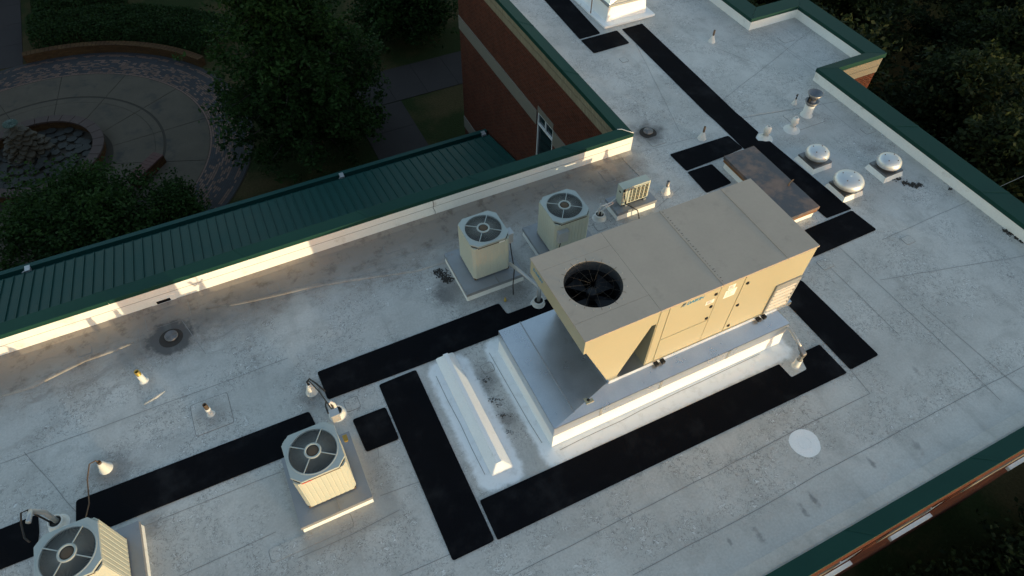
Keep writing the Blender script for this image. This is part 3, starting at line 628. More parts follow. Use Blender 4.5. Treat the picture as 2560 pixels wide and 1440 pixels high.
# scupper
s0 = onY(394, 757, YB); s1 = onY(424, 760, YB)
m = MB(); a, b = s0.x - .02, s0.x + .30; m.box(a - .12, a, YB - .012, YB, .03, .22); m.box(b, b + .12, YB - .012, YB, .03, .22); m.box(a, b, YB - .012, YB, .16, .22); m.box(a, b, YB - .012, YB, .03, .055)
SCP = m.build('scupper', 'membrane_white', BLD); m = MB(); m.box(a, b, YB - .004, YB, .055, .16); m.build('opening', 'dark_inside', SCP)  # dark panel: the recess's shade is put into its colour, nothing is cut
# ---- roof seams, patches, ridge folds
def seam(pts, wd=.016, mat='seam_dirt', z=.004):
    m = MB(); Q = [G(*p) for p in pts]; P = [Q[0]]
    for a, b in zip(Q[:-1], Q[1:]):
        k = max(1, int((b - a).length / .5)); P += [a.lerp(b, (i + 1) / k) + Vector((random.gauss(0, .006), random.gauss(0, .006), 0)) for i in range(k)]
    for a, b in zip(P[:-1], P[1:]):
        d = (b - a); s = Vector((-d.y, d.x, 0)).normalized() * wd / 2; up = Vector((0, 0, z))
        m.add([a - s + up, b - s + up, b + s + up, a + s + up], [(0, 1, 2, 3)])
    m.build('seam', mat, RF)
for k, L in enumerate([[(1283, 1438), (1560, 1296), (1849, 1148), (1989, 1075), (2176, 984)], [(1582, 1438), (1900, 1270), (2043, 1188), (2431, 981), (2560, 915)], [(1913, 1405), (2200, 1243), (2560, 1040)],
          [(2126, 925), (2176, 984)], [(2051, 645), (2250, 840)], [(2100, 620), (2400, 900), (2500, 1000)], [(1808, 249), (1930, 153), (2028, 76)], [(1855, 296), (1990, 272), (2093, 253)], [(1790, 120), (1890, 160)],
          [(1090, 940), (1150, 1062), (1212, 1186)], [(1223, 882), (1290, 1000), (1354, 1107)], [(1400, 1125), (1650, 1003), (1900, 885)], [(918, 671), (1030, 632), (1141, 599)], [(560, 800), (700, 750), (860, 700), (1010, 660)], [(0, 1160), (240, 1072), (480, 985), (720, 895)],
          [(430, 740), (455, 800), (515, 885)], [(345, 820), (352, 870)], [(940, 1080), (948, 1150)], [(950, 1240), (1060, 1200)], [(745, 1395), (880, 1335), (1000, 1275)], [(300, 1340), (700, 1180)], [(1590, 110), (1700, 330)], [(1700, 470), (1640, 520)], [(1600, 380), (1660, 365), (1730, 345)], [(1880, 65), (2060, 180)],
          [(2040, 245), (2090, 290), (2160, 345)], [(1905, 370), (2000, 445), (2100, 520)], [(1960, 120), (2160, 270), (2330, 400)], [(2200, 700), (2560, 640)], [(2300, 760), (2560, 980)], [(2205, 600), (2560, 440)], [(60, 1130), (330, 1440)], [(1000, 1440), (1300, 1310)], [(450, 1440), (690, 1330)]]):
    seam(L, .012 if k > 8 else .014)
def patch(px, py, w, h, rot=0, mat='roof'):
    c = G(px, py); m = MB(); pl = rounded([(-w / 2, -h / 2), (w / 2, -h / 2), (w / 2, h / 2), (-w / 2, h / 2)], .05, 2); cs, sn = math.cos(rot), math.sin(rot)
    tr = lambda p, s=1: (c.x + s * (p[0] * cs - p[1] * sn), c.y + s * (p[0] * sn + p[1] * cs)); o = [tr(p, 1 + .03 / w) for p in pl]; i = [tr(p) for p in pl]
    m.prism(o, 0, .003, 1); m.prism(i, 0, .008, 0); m.build('patch', [mat, 'seam_dirt'], RF)
for px, py, w, h in ((685, 722, .26, .26), (212, 877, .28, .26), (1219, 920, .26, .24), (530, 1035, .78, .8), (1518, 440, .3, .5), (1427, 735, .3, .3), (1500, 565, .3, .3), (2010, 296, 1.05, .8), (2063, 660, .35, .3), (2170, 325, .4, .3), (1395, 460, .35, .3), (1965, 97, .5, .4),
                     (1640, 352, .5, .4), (780, 1345, 1.6, .28), (980, 620, .4, .3), (1360, 420, .5, .35), (2270, 600, .3, .25), (1560, 150, .25, .25), (420, 790, 1.0, .5), (880, 1010, .3, .3)):
    patch(px, py, w, h)
def fold(pts, r=.05, h=.5):
    P = [G(*p) for p in pts]; m = MB(); m.tube(P, [r * (.4 if i in (0, len(P) - 1) else 1) * random.uniform(.8, 1.2) for i in range(len(P))], 8); m.v = [(v[0], v[1], v[2] * h + .001) for v in m.v]; m.build('membrane_fold', 'roof', RF)
fold([(0, 992), (80, 965), (152, 930), (215, 900), (275, 878), (335, 857)], .06, .4); fold([(515, 772), (600, 758), (690, 738), (780, 716), (870, 700), (960, 688), (1040, 676), (1110, 655), (1150, 640)], .05, .35)
fold([(360, 1010), (390, 992), (412, 978)], .05, .5); fold([(1620, 470), (1600, 440), (1560, 400), (1535, 365)], .04, .4); fold([(1780, 290), (1850, 292), (1990, 272)], .03, .4); fold([(1500, 392), (1530, 378)], .05, .5)

# ------------------------------------------------------------------ lean-to metal roof below the back parapet
LT = thing('lean_to_roof', (-3, 17.5, GZ), 'sloping green standing-seam metal roof below the back parapet', 'roof')
def lz(Y): return -5.51 - .226 * (Y - 19.26)
pw = .346; y0, y1 = YBo + .02, 21.95; x = -18.0; k = 0
while x < XWo - .1:
    xe = min(x + pw, XWo - .05); m = MB()
    A = lambda xx, yy, dz=0: (xx, yy, lz(yy) + dz)
    m.hull([A(x + .003, y0, -.03), A(xe - .003, y0, -.03), A(xe - .003, y1, -.03), A(x + .003, y1, -.03)], [A(x + .003, y0), A(xe - .003, y0), A(xe - .003, y1), A(x + .003, y1)])
    pn = m.build('roof_panel', 'green_roof', LT)
    m = MB(); m.hull([A(x - .02, y0, .0), A(x + .02, y0, .0), A(x + .02, y1, .0), A(x - .02, y1, .0)], [A(x - .014, y0, .06), A(x + .014, y0, .06), A(x + .014, y1, .06), A(x - .014, y1, .06)]); m.build('standing_seam', 'green_roof', pn)
    x += pw; k += 1
m = MB(); zg = lz(21.95)
m.box(-18, XWo - .05, 21.96, 21.99, zg - .2, zg - .01); m.box(-18, XWo - .05, 21.99, 22.22, zg - .2, zg - .18); m.box(-18, XWo - .05, 22.22, 22.42, zg - .2, zg + .03); m.build('gutter', 'green_roof', LT)
for px, py in ((68, 686), (857, 444), (1213, 338)):
    c = G(px, py, zg + .05); m = MB(); m.box(c.x - .09, c.x + .09, 22.02, 22.3, zg - .1, zg + .05); m.tube([(c.x - .09, 22.05, zg + .04), (c.x - .16, 21.95, zg + .07)], .02, 5); m.build('gutter_box', 'conduit', LT)
m = MB(); m.box(-18, XWo - .06, 21.4, 21.7, GZ, zg - .22); m.build('wall', 'brick', LT)

# ------------------------------------------------------------------ black walkway mats
def mat_(label, pts, r=.06):
    P = [G(*p) for p in pts]; m = MB(); pl = ccw(rounded([(p.x, p.y) for p in P], r)); m.prism(pl, .004, .024); tag(m.build('walkway_mat', 'rubber', bevel=.006), label, 'mat', 'black walkway mats on the roof')
mat_('black mat cut by the left edge, behind the nearest condenser', [(-120, 1372), (96, 1286), (99, 1330), (92, 1388), (-120, 1474)])
mat_('long black mat between the two left condensers', [(191, 1252), (773, 1029), (790, 1062), (800, 1108), (279, 1317), (191, 1352)])
mat_('black mat with a notched end under the galvanized curb panel', [(793, 931), (1247, 759), (1268, 786), (1385, 742), (1420, 775), (1246, 838), (1040, 918), (820, 1000)])
mat_('black mat running toward the viewer left of the white ridge', [(947, 963), (1040, 925), (1237, 1352), (1132, 1403)])
mat_('small square black mat beside the tan lit condenser', [(881, 1050), (964, 1018), (998.5, 1098), (916, 1131)])
mat_('longest black mat along the front of the big unit', [(1199, 1252), (1947, 911), (1978, 944), (2016, 924), (1996, 886), (2048, 862), (2117, 933), (1244, 1351)], .04)
mat_('black mat right of the big unit, pointing to the front coping', [(1930, 640), (1995, 700), (2006, 704), (2196, 888), (2126, 925), (1900, 690)])
mat_('black mat at the end of the brown hatch', [(2129, 527), (2191, 575), (2032, 644), (1990, 600), (2013, 575)])
mat_('longest black mat on the far wing, passing the brown hatch', [(1555, 74), (1605, 60), (1700, 150), (1805, 249), (1840, 283), (1855, 295), (1896, 332), (1888, 345), (1895, 353), (1924, 354), (2128, 523), (2067, 546), (1858.7, 371.5), (1789, 304), (1765, 283), (1732, 250)], .03)
mat_('black mat across the walk left of the brown hatch', [(1674, 387), (1820, 340), (1857, 371), (1810, 392), (1716, 428)])
mat_('short black mat running under the big unit by the hatch', [(1718, 431), (1779, 411), (1829, 458), (1766, 483)])
mat_('small black mat in front of the far equipment curb', [(1452, 101.6), (1542, 77), (1573.5, 108.3), (1485, 134)])
mat_('black mat along the far equipment curb, cut by the top edge', [(1330, -34), (1392, -34), (1501, 84), (1449, 98.5)])

# ------------------------------------------------------------------ big packaged unit on its curb
CX0, CX1, CY0, CY1 = 3.53, 9.60, 5.0, 7.64
CU = thing('roof_curb', ((CX0 + CX1) / 2, (CY0 + CY1) / 2, 0), 'white flashed curb with galvanized adapter carrying the big tan unit', 'curb')
m = MB(); m.prism([(CX0 - .02, CY0 - .02), (CX1 + .02, CY0 - .02), (CX1 + .02, CY1 + .02), (CX0 - .02, CY1 + .02)], 0, .60, top=[(CX0 + .01, CY0 + .01), (CX1 - .01, CY0 + .01), (CX1 - .01, CY1 - .01), (CX0 + .01, CY1 - .01)]); m.build('curb_flashing', 'coating_white', CU)
m = MB(); t = .012
m.box(CX0 - t, CX1 + t, CY0 - t, CY0, .47, .82); m.box(CX0 - t, CX1 + t, CY1, CY1 + t, .47, .82); m.box(CX0 - t, CX0, CY0, CY1, .47, .82); m.box(CX1, CX1 + t, CY0, CY1, .47, .82); m.build('fascia', 'galv', CU)
I0, I1, J0, J1, ZI = 4.98, 9.5, 5.40, 7.58, .93
o_ = [(CX0 - t, CY0 - t), (CX1 + t, CY0 - t), (CX1 + t, CY1 + t), (CX0 - t, CY1 + t)]; i_ = [(I0, J0), (I1, J0), (I1, J1), (I0, J1)]
for k, nm in enumerate(('front_slope', 'right_slope', 'back_slope', 'left_slope')):
    a, b = o_[k], o_[(k + 1) % 4]; c, d_ = i_[(k + 1) % 4], i_[k]; m = MB(); m.hull([(*a, .80), (*b, .80), (*c, ZI - .02), (*d_, ZI - .02)], [(*a, .822), (*b, .822), (*c, ZI), (*d_, ZI)]); sl_ = m.build(nm, 'galv', CU)
    if k == 3:
        s = MB(); s.bar((4.05, CY1, .864), (4.05, CY0 + .12, .864), .025, .012); s.build('standing_joint', 'galv_dull', sl_)
m = MB(); m.box(I0, I1, J0, J1, .6, ZI - .002); m.build('support_frame', 'galv_dull', CU)
m = MB(); c = G(1472, 1000, .86); m.box(c.x - .1, c.x + .08, c.y - .08, c.y + .06, .86, .89); b_ = m.build('lifting_plate', 'tan_paint', CU); m = MB(); m.lathe([(.0, .006), (.035, .006), (.035, -.01)], (c.x - .02, c.y - .01, .89), 12); m.build('hole', 'black_metal', b_)
for x in (4.6, 6.1, 7.9): m = MB(); m.box(x, x + .06, CY0 - .018, CY0 - t, .48, .80); m.build('joint_cover', 'galv_dull', CU)

UX0, UXM, UX1, UY0, UY1, UZ0, UZ1 = 4.23, 5.87, 9.76, 5.39, 7.60, 1.05, 3.0
U = thing('rooftop_unit', (7.2, 6.5, ZI), 'large tan packaged air conditioning unit with round fan opening', 'air conditioner')
m = MB(); m.box(5.0, 9.88, UY0 - .03, UY1 + .03, ZI, UZ0); BR = m.build('base_rail', 'galv', U)
for x in (6.12, 6.28, 8.86, 9.02): m = MB(); m.box(x, x + .07, UY0 - .13, UY0 - .03, ZI + .03, ZI + .11); m.build('lifting_lug', 'black_metal', BR)
m = MB(); m.box(UXM, UX1, UY0, UY1, UZ0, UZ1 - .04); CAB = m.build('cabinet', 'tan_paint', U)
yq = UY0 - .012
doors = [(UXM + .02, 6.07, UZ0 + .02, UZ1 - .06), (6.10, 7.30, 1.86, UZ1 - .06), (6.10, 7.30, UZ0 + .02, 1.84), (7.31, 7.90, UZ0 + .02, UZ1 - .06), (7.925, 9.74, UZ0 + .02, UZ1 - .06)]
for k, (a, b, z0, z1) in enumerate(doors):
    m = MB(); m.box(a, b, yq, UY0 - .001, z0, z1); m.build('access_panel', 'tan_paint', U, bevel=.003)
for x, z in ((7.21, 2.78), (7.21, 2.37), (7.22, 1.96), (8.02, 2.70), (8.02, 1.96), (8.03, 1.21)):
    m = MB(); m.hull([(x - .035, yq, z - .03), (x + .035, yq, z - .03), (x + .035, yq, z + .035), (x - .035, yq, z + .035)], [(x - .02, yq - .03, z - .015), (x + .02, yq - .03, z - .015), (x + .02, yq - .03, z + .02), (x - .02, yq - .03, z + .02)]); m.build('latch', 'black_metal', U)
for x, z, w_, h in ((7.60, 2.80, .17, .13), (7.62, 2.59, .28, .24), (7.13, 2.56, .2, .12)):
    m = MB(); m.box(x - w_ / 2, x + w_ / 2, yq - .004, yq, z - h / 2, z + h / 2); lb = m.build('label_plate', 'label_white', U)
    for r in range(4): mm = MB(); mm.box(x - w_ * .38, x + w_ * random.uniform(0, .38), yq - .006, yq - .004, z + h * (.28 - r * .19), z + h * (.28 - r * .19) + .012); mm.build('print_line', 'galv_dull', lb)
# intake louvre
m = MB(); l0, l1, z0, z1 = 9.02, 9.70, 1.08, 2.08
for b in ((l0, l0 + .05, z0, z1), (l1 - .06, l1, z0, z1), (l0 + .05, l1 - .06, z1 - .18, z1), (l0 + .05, l1 - .06, z0, z0 + .04)): m.box(b[0], b[1], yq - .04, yq, b[2], b[3])
LV = m.build('louvre_frame', 'galv_dull', U)
for k in range(6):
    z = z0 + .06 + k * .14; m = MB(); m.hull([(l0 + .05, yq - .05, z), (l1 - .06, yq - .05, z), (l1 - .06, yq - .002, z + .03), (l0 + .05, yq - .002, z + .03)], [(l0 + .05, yq - .05, z + .02), (l1 - .06, yq - .05, z + .02), (l1 - .06, yq - .002, z + .12), (l0 + .05, yq - .002, z + .12)]); m.build('slat', 'pad_metal', LV)
# lids
for a, b in ((UXM + .004, 7.33), (7.338, 8.95), (8.958, UX1 + .015)):
    m = MB(); m.box(a, b, UY0 - .02, UY1 + .02, UZ1 - .04, UZ1); m.build('lid', 'tan_lid', U, bevel=.004)
for x in (7.334, 8.954): m = MB(); m.box(x - .012, x + .012, UY0 - .02, UY1 + .02, UZ1, UZ1 + .012); m.build('lid_seam', 'tan_lid', U)
for k in range(26): y = UY0 + .08 + k * .083 + random.uniform(-.02, .02); m = MB(); m.box(7.37, 7.38 + random.uniform(0, .04), y, y + .012, UZ1 + .0005, UZ1 + .003); m.build('sealant_smear', 'sealant', U)
# condenser hood and V coil section
hz0 = 2.55
m = MB(); m.box(UX0, UX0 + .03, UY0, UY1, hz0, UZ1 - .03); m.box(UX0 + .03, UXM - .002, UY0, UY0 + .03, hz0, UZ1 - .03); m.box(UX0 + .03, UXM - .002, UY1 - .03, UY1, hz0, UZ1 - .03); m.build('hood', 'tan_paint', U)
ya, yb = 5.80, 7.22
for a, b in ((UY0 - .02, ya - .003), (yb + .003, UY1 + .02)): m = MB(); m.box(UX0 - .015, UXM, a, b, UZ1 - .03, UZ1); m.build('lid', 'tan_lid', U, bevel=.003)
fcx, fcy, fr = 5.04, 6.50, .585
m = MB(); m.holed([(UX0 - .015, ya), (UXM, ya), (UXM, yb), (UX0 - .015, yb)], (fcx, fcy), fr, UZ1 - .03, UZ1); m.build('fan_deck', 'tan_lid', U)
m = MB(); m.lathe([(fr, .0), (fr - .02, -.05), (fr - .015, -.24)], (fcx, fcy, UZ1 - .012), 48); m.lathe([(fr - .016, -.24), (.52, -.5), (.42, -.9), (0, -.9)], (fcx, fcy, UZ1 - .012), 48, 1, False); m.build('fan_shroud', ['shroud_grey', 'dark_inside'], U)
m = MB(); m.lathe([(0, .0), (.09, 0), (.11, -.03), (.11, -.14)], (fcx, fcy, UZ1 - .22), 20)
for k in range(4):
    a = k * 1.5708 + .4; vs = []
    for r in (.1, .55):
        for s in (-1, 1):
            t = a + s * (.32 if r < .2 else .42); vs.append((fcx + r * math.cos(t), fcy + r * math.sin(t), UZ1 - .36 + s * .04))
    m.add(vs, [(0, 1, 3, 2)])
m.build('fan', 'black_metal', U)
gm = MB()
for k in range(4):
    rr = .12 + k * .14; gm.tube([(fcx + rr * math.cos(t * .1963), fcy + rr * math.sin(t * .1963), UZ1 - .01) for t in range(33)], .002, 4, cap=False)
for k in range(12):
    a = k * .5236 + .25; gm.tube([(fcx + .06 * math.cos(a), fcy + .06 * math.sin(a), UZ1 - .005), (fcx + .6 * math.cos(a), fcy + .6 * math.sin(a), UZ1 + .012), (fcx + .655 * math.cos(a), fcy + .655 * math.sin(a), UZ1 + .014)], .0032, 4)
gm.build('fan_guard', 'black_metal', U)
mm = MB()
for k in range(12): a = k * .5236 + .51; mm.lathe([(0, .012), (.012, .01), (.014, 0)], (fcx + .65 * math.cos(a), fcy + .65 * math.sin(a), UZ1), 6)
mm.build('screws', 'galv_dull', U)
m = MB(); m.add([], []); vq = [(4.30, hz0 - .02), (5.79, hz0 - .02), (5.22, UZ0), (4.97, UZ0)]
f3 = lambda y: [(p[0], y, p[1]) for p in vq]
m.hull(f3(UY0 + .022)[::-1], f3(UY0 + .045)[::-1]); m.build('coil_end_panel', 'tan_paint', U)
m = MB(); m.hull(f3(UY1 - .03)[::-1], f3(UY1 - .004)[::-1]); m.build('coil_end_panel', 'tan_paint', U)
m = MB(); m.hull([(4.34, UY0 + .03, hz0), (4.40, UY0 + .03, hz0), (5.03, UY0 + .03, UZ0), (4.97, UY0 + .03, UZ0)][::-1], [(4.34, UY1 - .03, hz0), (4.40, UY1 - .03, hz0), (5.03, UY1 - .03, UZ0), (4.97, UY1 - .03, UZ0)][::-1])
m.hull([(5.73, UY0 + .03, hz0), (5.78, UY0 + .03, hz0), (5.21, UY0 + .03, UZ0), (5.16, UY0 + .03, UZ0)][::-1], [(5.73, UY1 - .03, hz0), (5.78, UY1 - .03, hz0), (5.21, UY1 - .03, UZ0), (5.16, UY1 - .03, UZ0)][::-1]); m.build('coil', 'black_metal', U)
def text_part(s, size, loc, rot, mat, parent, name='lettering', shear=.2):
    cu = bpy.data.curves.new('txt', 'FONT'); cu.body = s; cu.size = size; cu.extrude = .002; cu.shear = shear; cu.offset = size * .025; cu.space_character = 1.05
    ob = bpy.data.objects.new('txt', cu); C.objects.link(ob); bpy.context.view_layer.update()
    me = bpy.data.meshes.new_from_object(ob.evaluated_get(bpy.context.evaluated_depsgraph_get())); bpy.data.objects.remove(ob)
    me.materials.clear(); me.materials.append(MATS[mat]); o = bpy.data.objects.new(name, me); C.objects.link(o); o.parent = parent
    o.location = Vector(loc) - ORG[parent.name]; o.rotation_euler = rot; o.scale = (1, 1, 1); return o
text_part('DAIKIN', .115, (6.50, yq - .003, 2.82), (R(90), 0, 0), 'logo_blue', U)
text_part('DAIKIN', .115, (UX0 - .003, 7.48, 2.78), (R(90), 0, R(-90)), 'logo_blue', U)
for q in ([(6.36, yq - .004, 2.81), (6.40, yq - .004, 2.91), (6.47, yq - .004, 2.91)],): m = MB(); m.hull(q, [(p[0], p[1] + .003, p[2]) for p in q]); m.build('logo_mark', 'logo_dark', U)
q = [(6.405, yq - .006, 2.82), (6.44, yq - .006, 2.82), (6.475, yq - .006, 2.91)]; m = MB(); m.hull(q, [(p[0], p[1] + .004, p[2]) for p in q]); m.build('logo_mark', 'logo_blue', U)

# ------------------------------------------------------------------ condensing units
def oct_(w, c, cx=0, cy=0): h = w / 2; return [(cx - h + c, cy - h), (cx + h - c, cy - h), (cx + h, cy - h + c), (cx + h, cy + h - c), (cx + h - c, cy + h), (cx - h + c, cy + h), (cx - h, cy + h - c), (cx - h, cy - h + c)]
def make_condenser():
    T = thing('condensing_unit', (0, 0, 0), 'x', 'air conditioner', 'beige condensing units on the roof'); W = .98; HT = 1.22
    m = MB(); h = W / 2; c = .07; prof = []; nf = 9
    for k in range(4):
        a = k * math.pi / 2; rot = lambda p: (p[0] * math.cos(a) - p[1] * math.sin(a), p[0] * math.sin(a) + p[1] * math.cos(a)); L = W - 2 * c; st = L / nf
        for j in range(nf):
            x0 = -h + c + j * st
            for u, dpt in ((.0, 0), (.1, .005), (.24, .005), (.34, 0)): prof.append(rot((x0 + u * st, -h + dpt)))
        prof.append(rot((h - c, -h)))
    m.prism(prof, .05, HT - .07); body = m.build('body', 'ac_paint', T)
    m = MB(); m.prism(oct_(W - .1, .07), .0, .05); m.build('base_pan', 'black_metal', T)
    for sx, sy in ((-1, -1), (1, -1), (1, 1), (-1, 1)): m = MB(); m.box(sx * .43 - .04, sx * .43 + .04, sy * .43 - .04, sy * .43 + .04, .0, .055); m.build('foot', 'iron', T)
    m = MB(); m.prism(oct_(W - .03, .09), HT - .07, HT - .045); m.build('shadow_gap', 'black_metal', T)
    m = MB(); m.box(-.36, .36, -h - .004, -h, HT - .105, HT - .08); m.build('vent_slot', 'iron', body)
    m = MB(); m.holed(oct_(W + .03, .16), (0, 0), .44, HT - .045, HT); top = m.build('top_cap', 'ac_top', T, bevel=.006)
    m = MB(); m.lathe([(.44, 0), (.455, .012), (.47, 0)], (0, 0, HT), 56); m.build('guard_rim', 'ac_top', top)
    m = MB(); m.lathe([(.44, -.01), (.43, -.3), (0, -.3)], (0, 0, HT - .03), 40); m.build('fan_shroud', 'dark_inside', T)
    g = MB(); n = 110
    for k in range(n):
        a = 2 * math.pi * k / n; g.bar((.15 * math.cos(a), .15 * math.sin(a), HT + .012), (.442 * math.cos(a + .06), .442 * math.sin(a + .06), HT + .006), .0045, .006)
    g.build('fan_guard', 'ac_wire', T)
    for k in range(4):
        a = k * math.pi / 2 + .95; m = MB(); m.bar((.14 * math.cos(a), .14 * math.sin(a), HT + .016), (.45 * math.cos(a), .45 * math.sin(a), HT + .01), .018, .014); m.build('spoke', 'ac_top', T)
    m = MB(); m.lathe([(.115, .01), (.12, .03), (.155, .03), (.165, .0)], (0, 0, HT), 40); m.build('hub_ring', 'ac_top', T)
    m = MB(); m.lathe([(0, .026), (.08, .024), (.105, .012), (.115, -.02)], (0, 0, HT), 28); m.build('motor_cap', 'iron', T)
    m = MB()
    for k in range(3):
        a = k * 2.094 + .5; vs = []
        for r in (.1, .27, .41):
            for s in (-1, 1): t = a + s * .42; vs.append((r * math.cos(t), r * math.sin(t), HT - .13 + s * .035))
        m.add(vs, [(0, 1, 3, 2), (2, 3, 5, 4)])
    m.build('fan_blades', 'fan_blade', T); return T
PADZ = .29
def pad(x0, x1, y0, y1, label, seamx=None):
    P = thing('equipment_pad', ((x0 + x1) / 2, (y0 + y1) / 2, 0), label, 'pad', 'sheet metal equipment pads')
    m = MB(); m.prism([(x0 - .0, y0), (x1, y0), (x1, y1), (x0, y1)], 0, PADZ - .01, top=[(x0 + .02, y0 + .02), (x1 - .02, y0 + .02), (x1 - .02, y1 - .02), (x0 + .02, y1 - .02)]); m.build('curb', 'membrane_white', P)
    m = MB(); a, b, c, d = x0 - .01, x1 + .01, y0 - .01, y1 + .01; cx, cy = (x0 + x1) / 2, (y0 + y1) / 2
    for (p, q) in (((a, c), (b, c)), ((b, c), (b, d)), ((b, d), (a, d)), ((a, d), (a, c))):
        m.add([(*p, PADZ - .11), (*q, PADZ - .11), (*q, PADZ - .01), (*p, PADZ - .01)], [(0, 1, 2, 3)])
        m.add([(*p, PADZ - .01), (*q, PADZ - .01), (cx, cy, PADZ + .005)], [(0, 1, 2)])
    CP = m.build('metal_cap', 'pad_metal', P)
    sx = seamx if seamx else cx
    m = MB(); m.box(sx - .01, sx + .01, c - .004, cy, PADZ - .012, PADZ + .006); m.build('cap_seam', 'seam_dirt', CP); return P
cu = make_condenser()
spots = [((-.94, 6.25), 'sunlit beige condenser in the foreground, with an orange red badge', 'pad under the foreground condenser beside the square mat', (-1.66, -.25, 5.48, 7.02)),
         ((-5.13, 6.23), 'beige condenser cut by the bottom left corner', 'pad under the bottom left condenser', (-5.95, -4.43, 5.45, 6.95)),
         ((4.26, 10.08), 'shaded condenser nearest the back parapet, left of the pair', 'pad under the left condenser of the shaded pair', (3.44, 5.0, 9.30, 10.76)),
         ((6.40, 9.93), 'shaded condenser half hidden behind the big tan unit', 'pad under the condenser behind the big unit', (5.67, 7.2, 9.2, 10.72))]
conds = []
for k, ((x, y), lb, lp, pb) in enumerate(spots):
    o = cu if k == 0 else copy_tree(cu); o.location = (x, y, PADZ); o['label'] = lb; ORG[o.name] = Vector((x, y, PADZ)); conds.append(o); pad(*pb, lp, x + .05)
m = MB(); m.box(-1.30, -1.11, 6.25 - .498, 6.25 - .494, PADZ + 1.115, PADZ + 1.14); m.build('badge', 'red_badge', conds[0])
m = MB(); m.box(4.45, 4.60, 10.08 - .498, 10.08 - .494, PADZ + 1.10, PADZ + 1.14); m.build('badge', 'label_white', conds[2])

# mini split
MSP = pad(8.25, 9.5, 10.1, 10.73, 'pad under the small mini split unit', 8.75)
MS = thing('mini_split', (8.87, 10.4, PADZ), 'small white mini split outdoor unit with square grille', 'air conditioner')
m = MB(); m.box(8.43, 9.31, 10.28, 10.55, PADZ + .04, PADZ + .64); m.build('casing', 'ac_paint', MS, bevel=.012)
for x in (8.56, 9.16): m = MB(); m.box(x, x + .08, 10.24, 10.6, PADZ, PADZ + .04); m.build('foot', 'galv_dull', MS)
m = MB(); m.box(8.60, 9.27, 10.262, 10.279, PADZ + .08, PADZ + .60); GR = m.build('grille_frame', 'ac_paint', MS)
for r in range(9):
    for c in range(5):
        x0 = 8.62 + c * .13 if c else 8.66; m = MB(); m.box(x0, 8.62 + c * .13 + .098, 10.258, 10.262, PADZ + .105 + r * .054, PADZ + .105 + r * .054 + .036); m.build('grille_opening', 'dark_inside', GR)
m = MB(); m.box(8.425, 8.43, 10.36, 10.44, PADZ + .45, PADZ + .49); m.build('handle_slot', 'dark_inside', MS)
m = MB(); m.box(8.44, 8.50, 10.255, 10.278, PADZ + .56, PADZ + .64); m.tube([(8.47, 10.25, PADZ + .58), (8.46, 10.2, PADZ + .4), (8.5, 10.17, PADZ + .2), (8.62, 10.08, PADZ + .12), (8.78, 9.95, PADZ + .02), (8.82, 9.88, .1), (8.83, 9.86, .01)], .016, 8); m.build('power_cord', 'cable', MS)
def pitch_pocket(px, py, label, pipes, name='pipe_pocket', r=.14):
    c = G(px, py); P = thing(name, (c.x, c.y, 0), label, 'pipe flashing'); m = MB(); m.lathe([(r + .06, .0), (r + .02, .03), (r, .1), (r, .16), (r - .03, .16), (r - .03, .12)], (c.x, c.y, 0), 20); m.build('collar', 'vent_white', P)
    m = MB(); m.disc(r - .02, (c.x, c.y, .13), 16); m.build('sealant', 'mud', P)
    for k, (pts, rad, mt) in enumerate(pipes): m = MB(); m.tube([(c.x + p[0], c.y + p[1], p[2]) for p in pts], rad, 8); m.build('pipe', mt, P)
    return P
pitch_pocket(1498, 545, 'white wrapped refrigerant lines rising beside the mini split', [([(-.04, .02, .1), (-.04, .02, .36), (.02, .02, .44), (.12, .05, .38), (.4, .1, .34), (.72, .16, .45)], .022, 'insul'), ([(.04, -.03, .1), (.04, -.03, .3), (.1, -.02, .36), (.4, .06, .31), (.72, .14, .40)], .018, 'insul'), ([(.0, .05, .1), (.0, .05, .5)], .015, 'insul')])
pitch_pocket(1346, 760, 'pocket with grey line set bent over to the shaded condenser', [([(0, 0, .1), (0, .02, .62), (-.06, .08, .72), (-.2, .5, .74), (-.35, .95, .72)], .045, 'conduit'), ([(.05, .02, .1), (.05, .05, .5), (-.05, .4, .6), (-.3, 1.0, .6)], .025, 'cable')])
pitch_pocket(845, 1035, 'pocket with white pipe loop behind the foreground condenser', [([(.0, .02, .1), (.0, .02, .42), (-.05, .06, .5), (-.1, .03, .46), (-.1, -.12, .42), (-.1, -.3, .6)], .035, 'insul'), ([(-.04, .0, .1), (-.05, .02, .38), (-.14, .08, .52), (-.17, .0, .5), (-.16, -.25, .6)], .02, 'cable')])
pitch_pocket(148, 1310, 'pocket with grey metal chase behind the corner condenser', [([(.02, 0, .1), (.0, .05, .5), (-.12, .04, .75), (-.14, -.2, .8)], .05, 'conduit'), ([(-.06, .0, .1), (-.2, .12, .7), (-.3, .1, .72), (-.36, -.05, .6), (-.36, -.3, .5), (-.28, -.42, .5)], .018, 'cable')])
def ebox(name, label, x, y, z, w_, d_, h, mat='conduit', whip=None, cat='electrical box'):
    E_ = thing(name, (x, y, z), label, cat); m = MB(); m.box(x - w_ / 2, x + w_ / 2, y - d_ / 2, y + d_ / 2, z, z + h); m.build('box', mat, E_, bevel=.008)
    m = MB(); m.box(x - w_ / 2 - .01, x + w_ / 2 + .01, y - d_ / 2 - .01, y + d_ / 2 + .01, z + h, z + h + .012); m.build('cover', mat, E_)
    if whip: m = MB(); m.tube(whip, .014, 7); m.build('conduit', 'cable', E_)
    return E_
ebox('disconnect_box', 'grey disconnect on the right side of the left shaded condenser', 4.84, 9.85, PADZ + .75, .14, .2, .32, whip=[(4.84, 9.8, PADZ + .76), (4.86, 9.75, PADZ + .4), (4.80, 9.45, .35), (4.62, 9.15, .2), (4.55, 8.98, .03)])
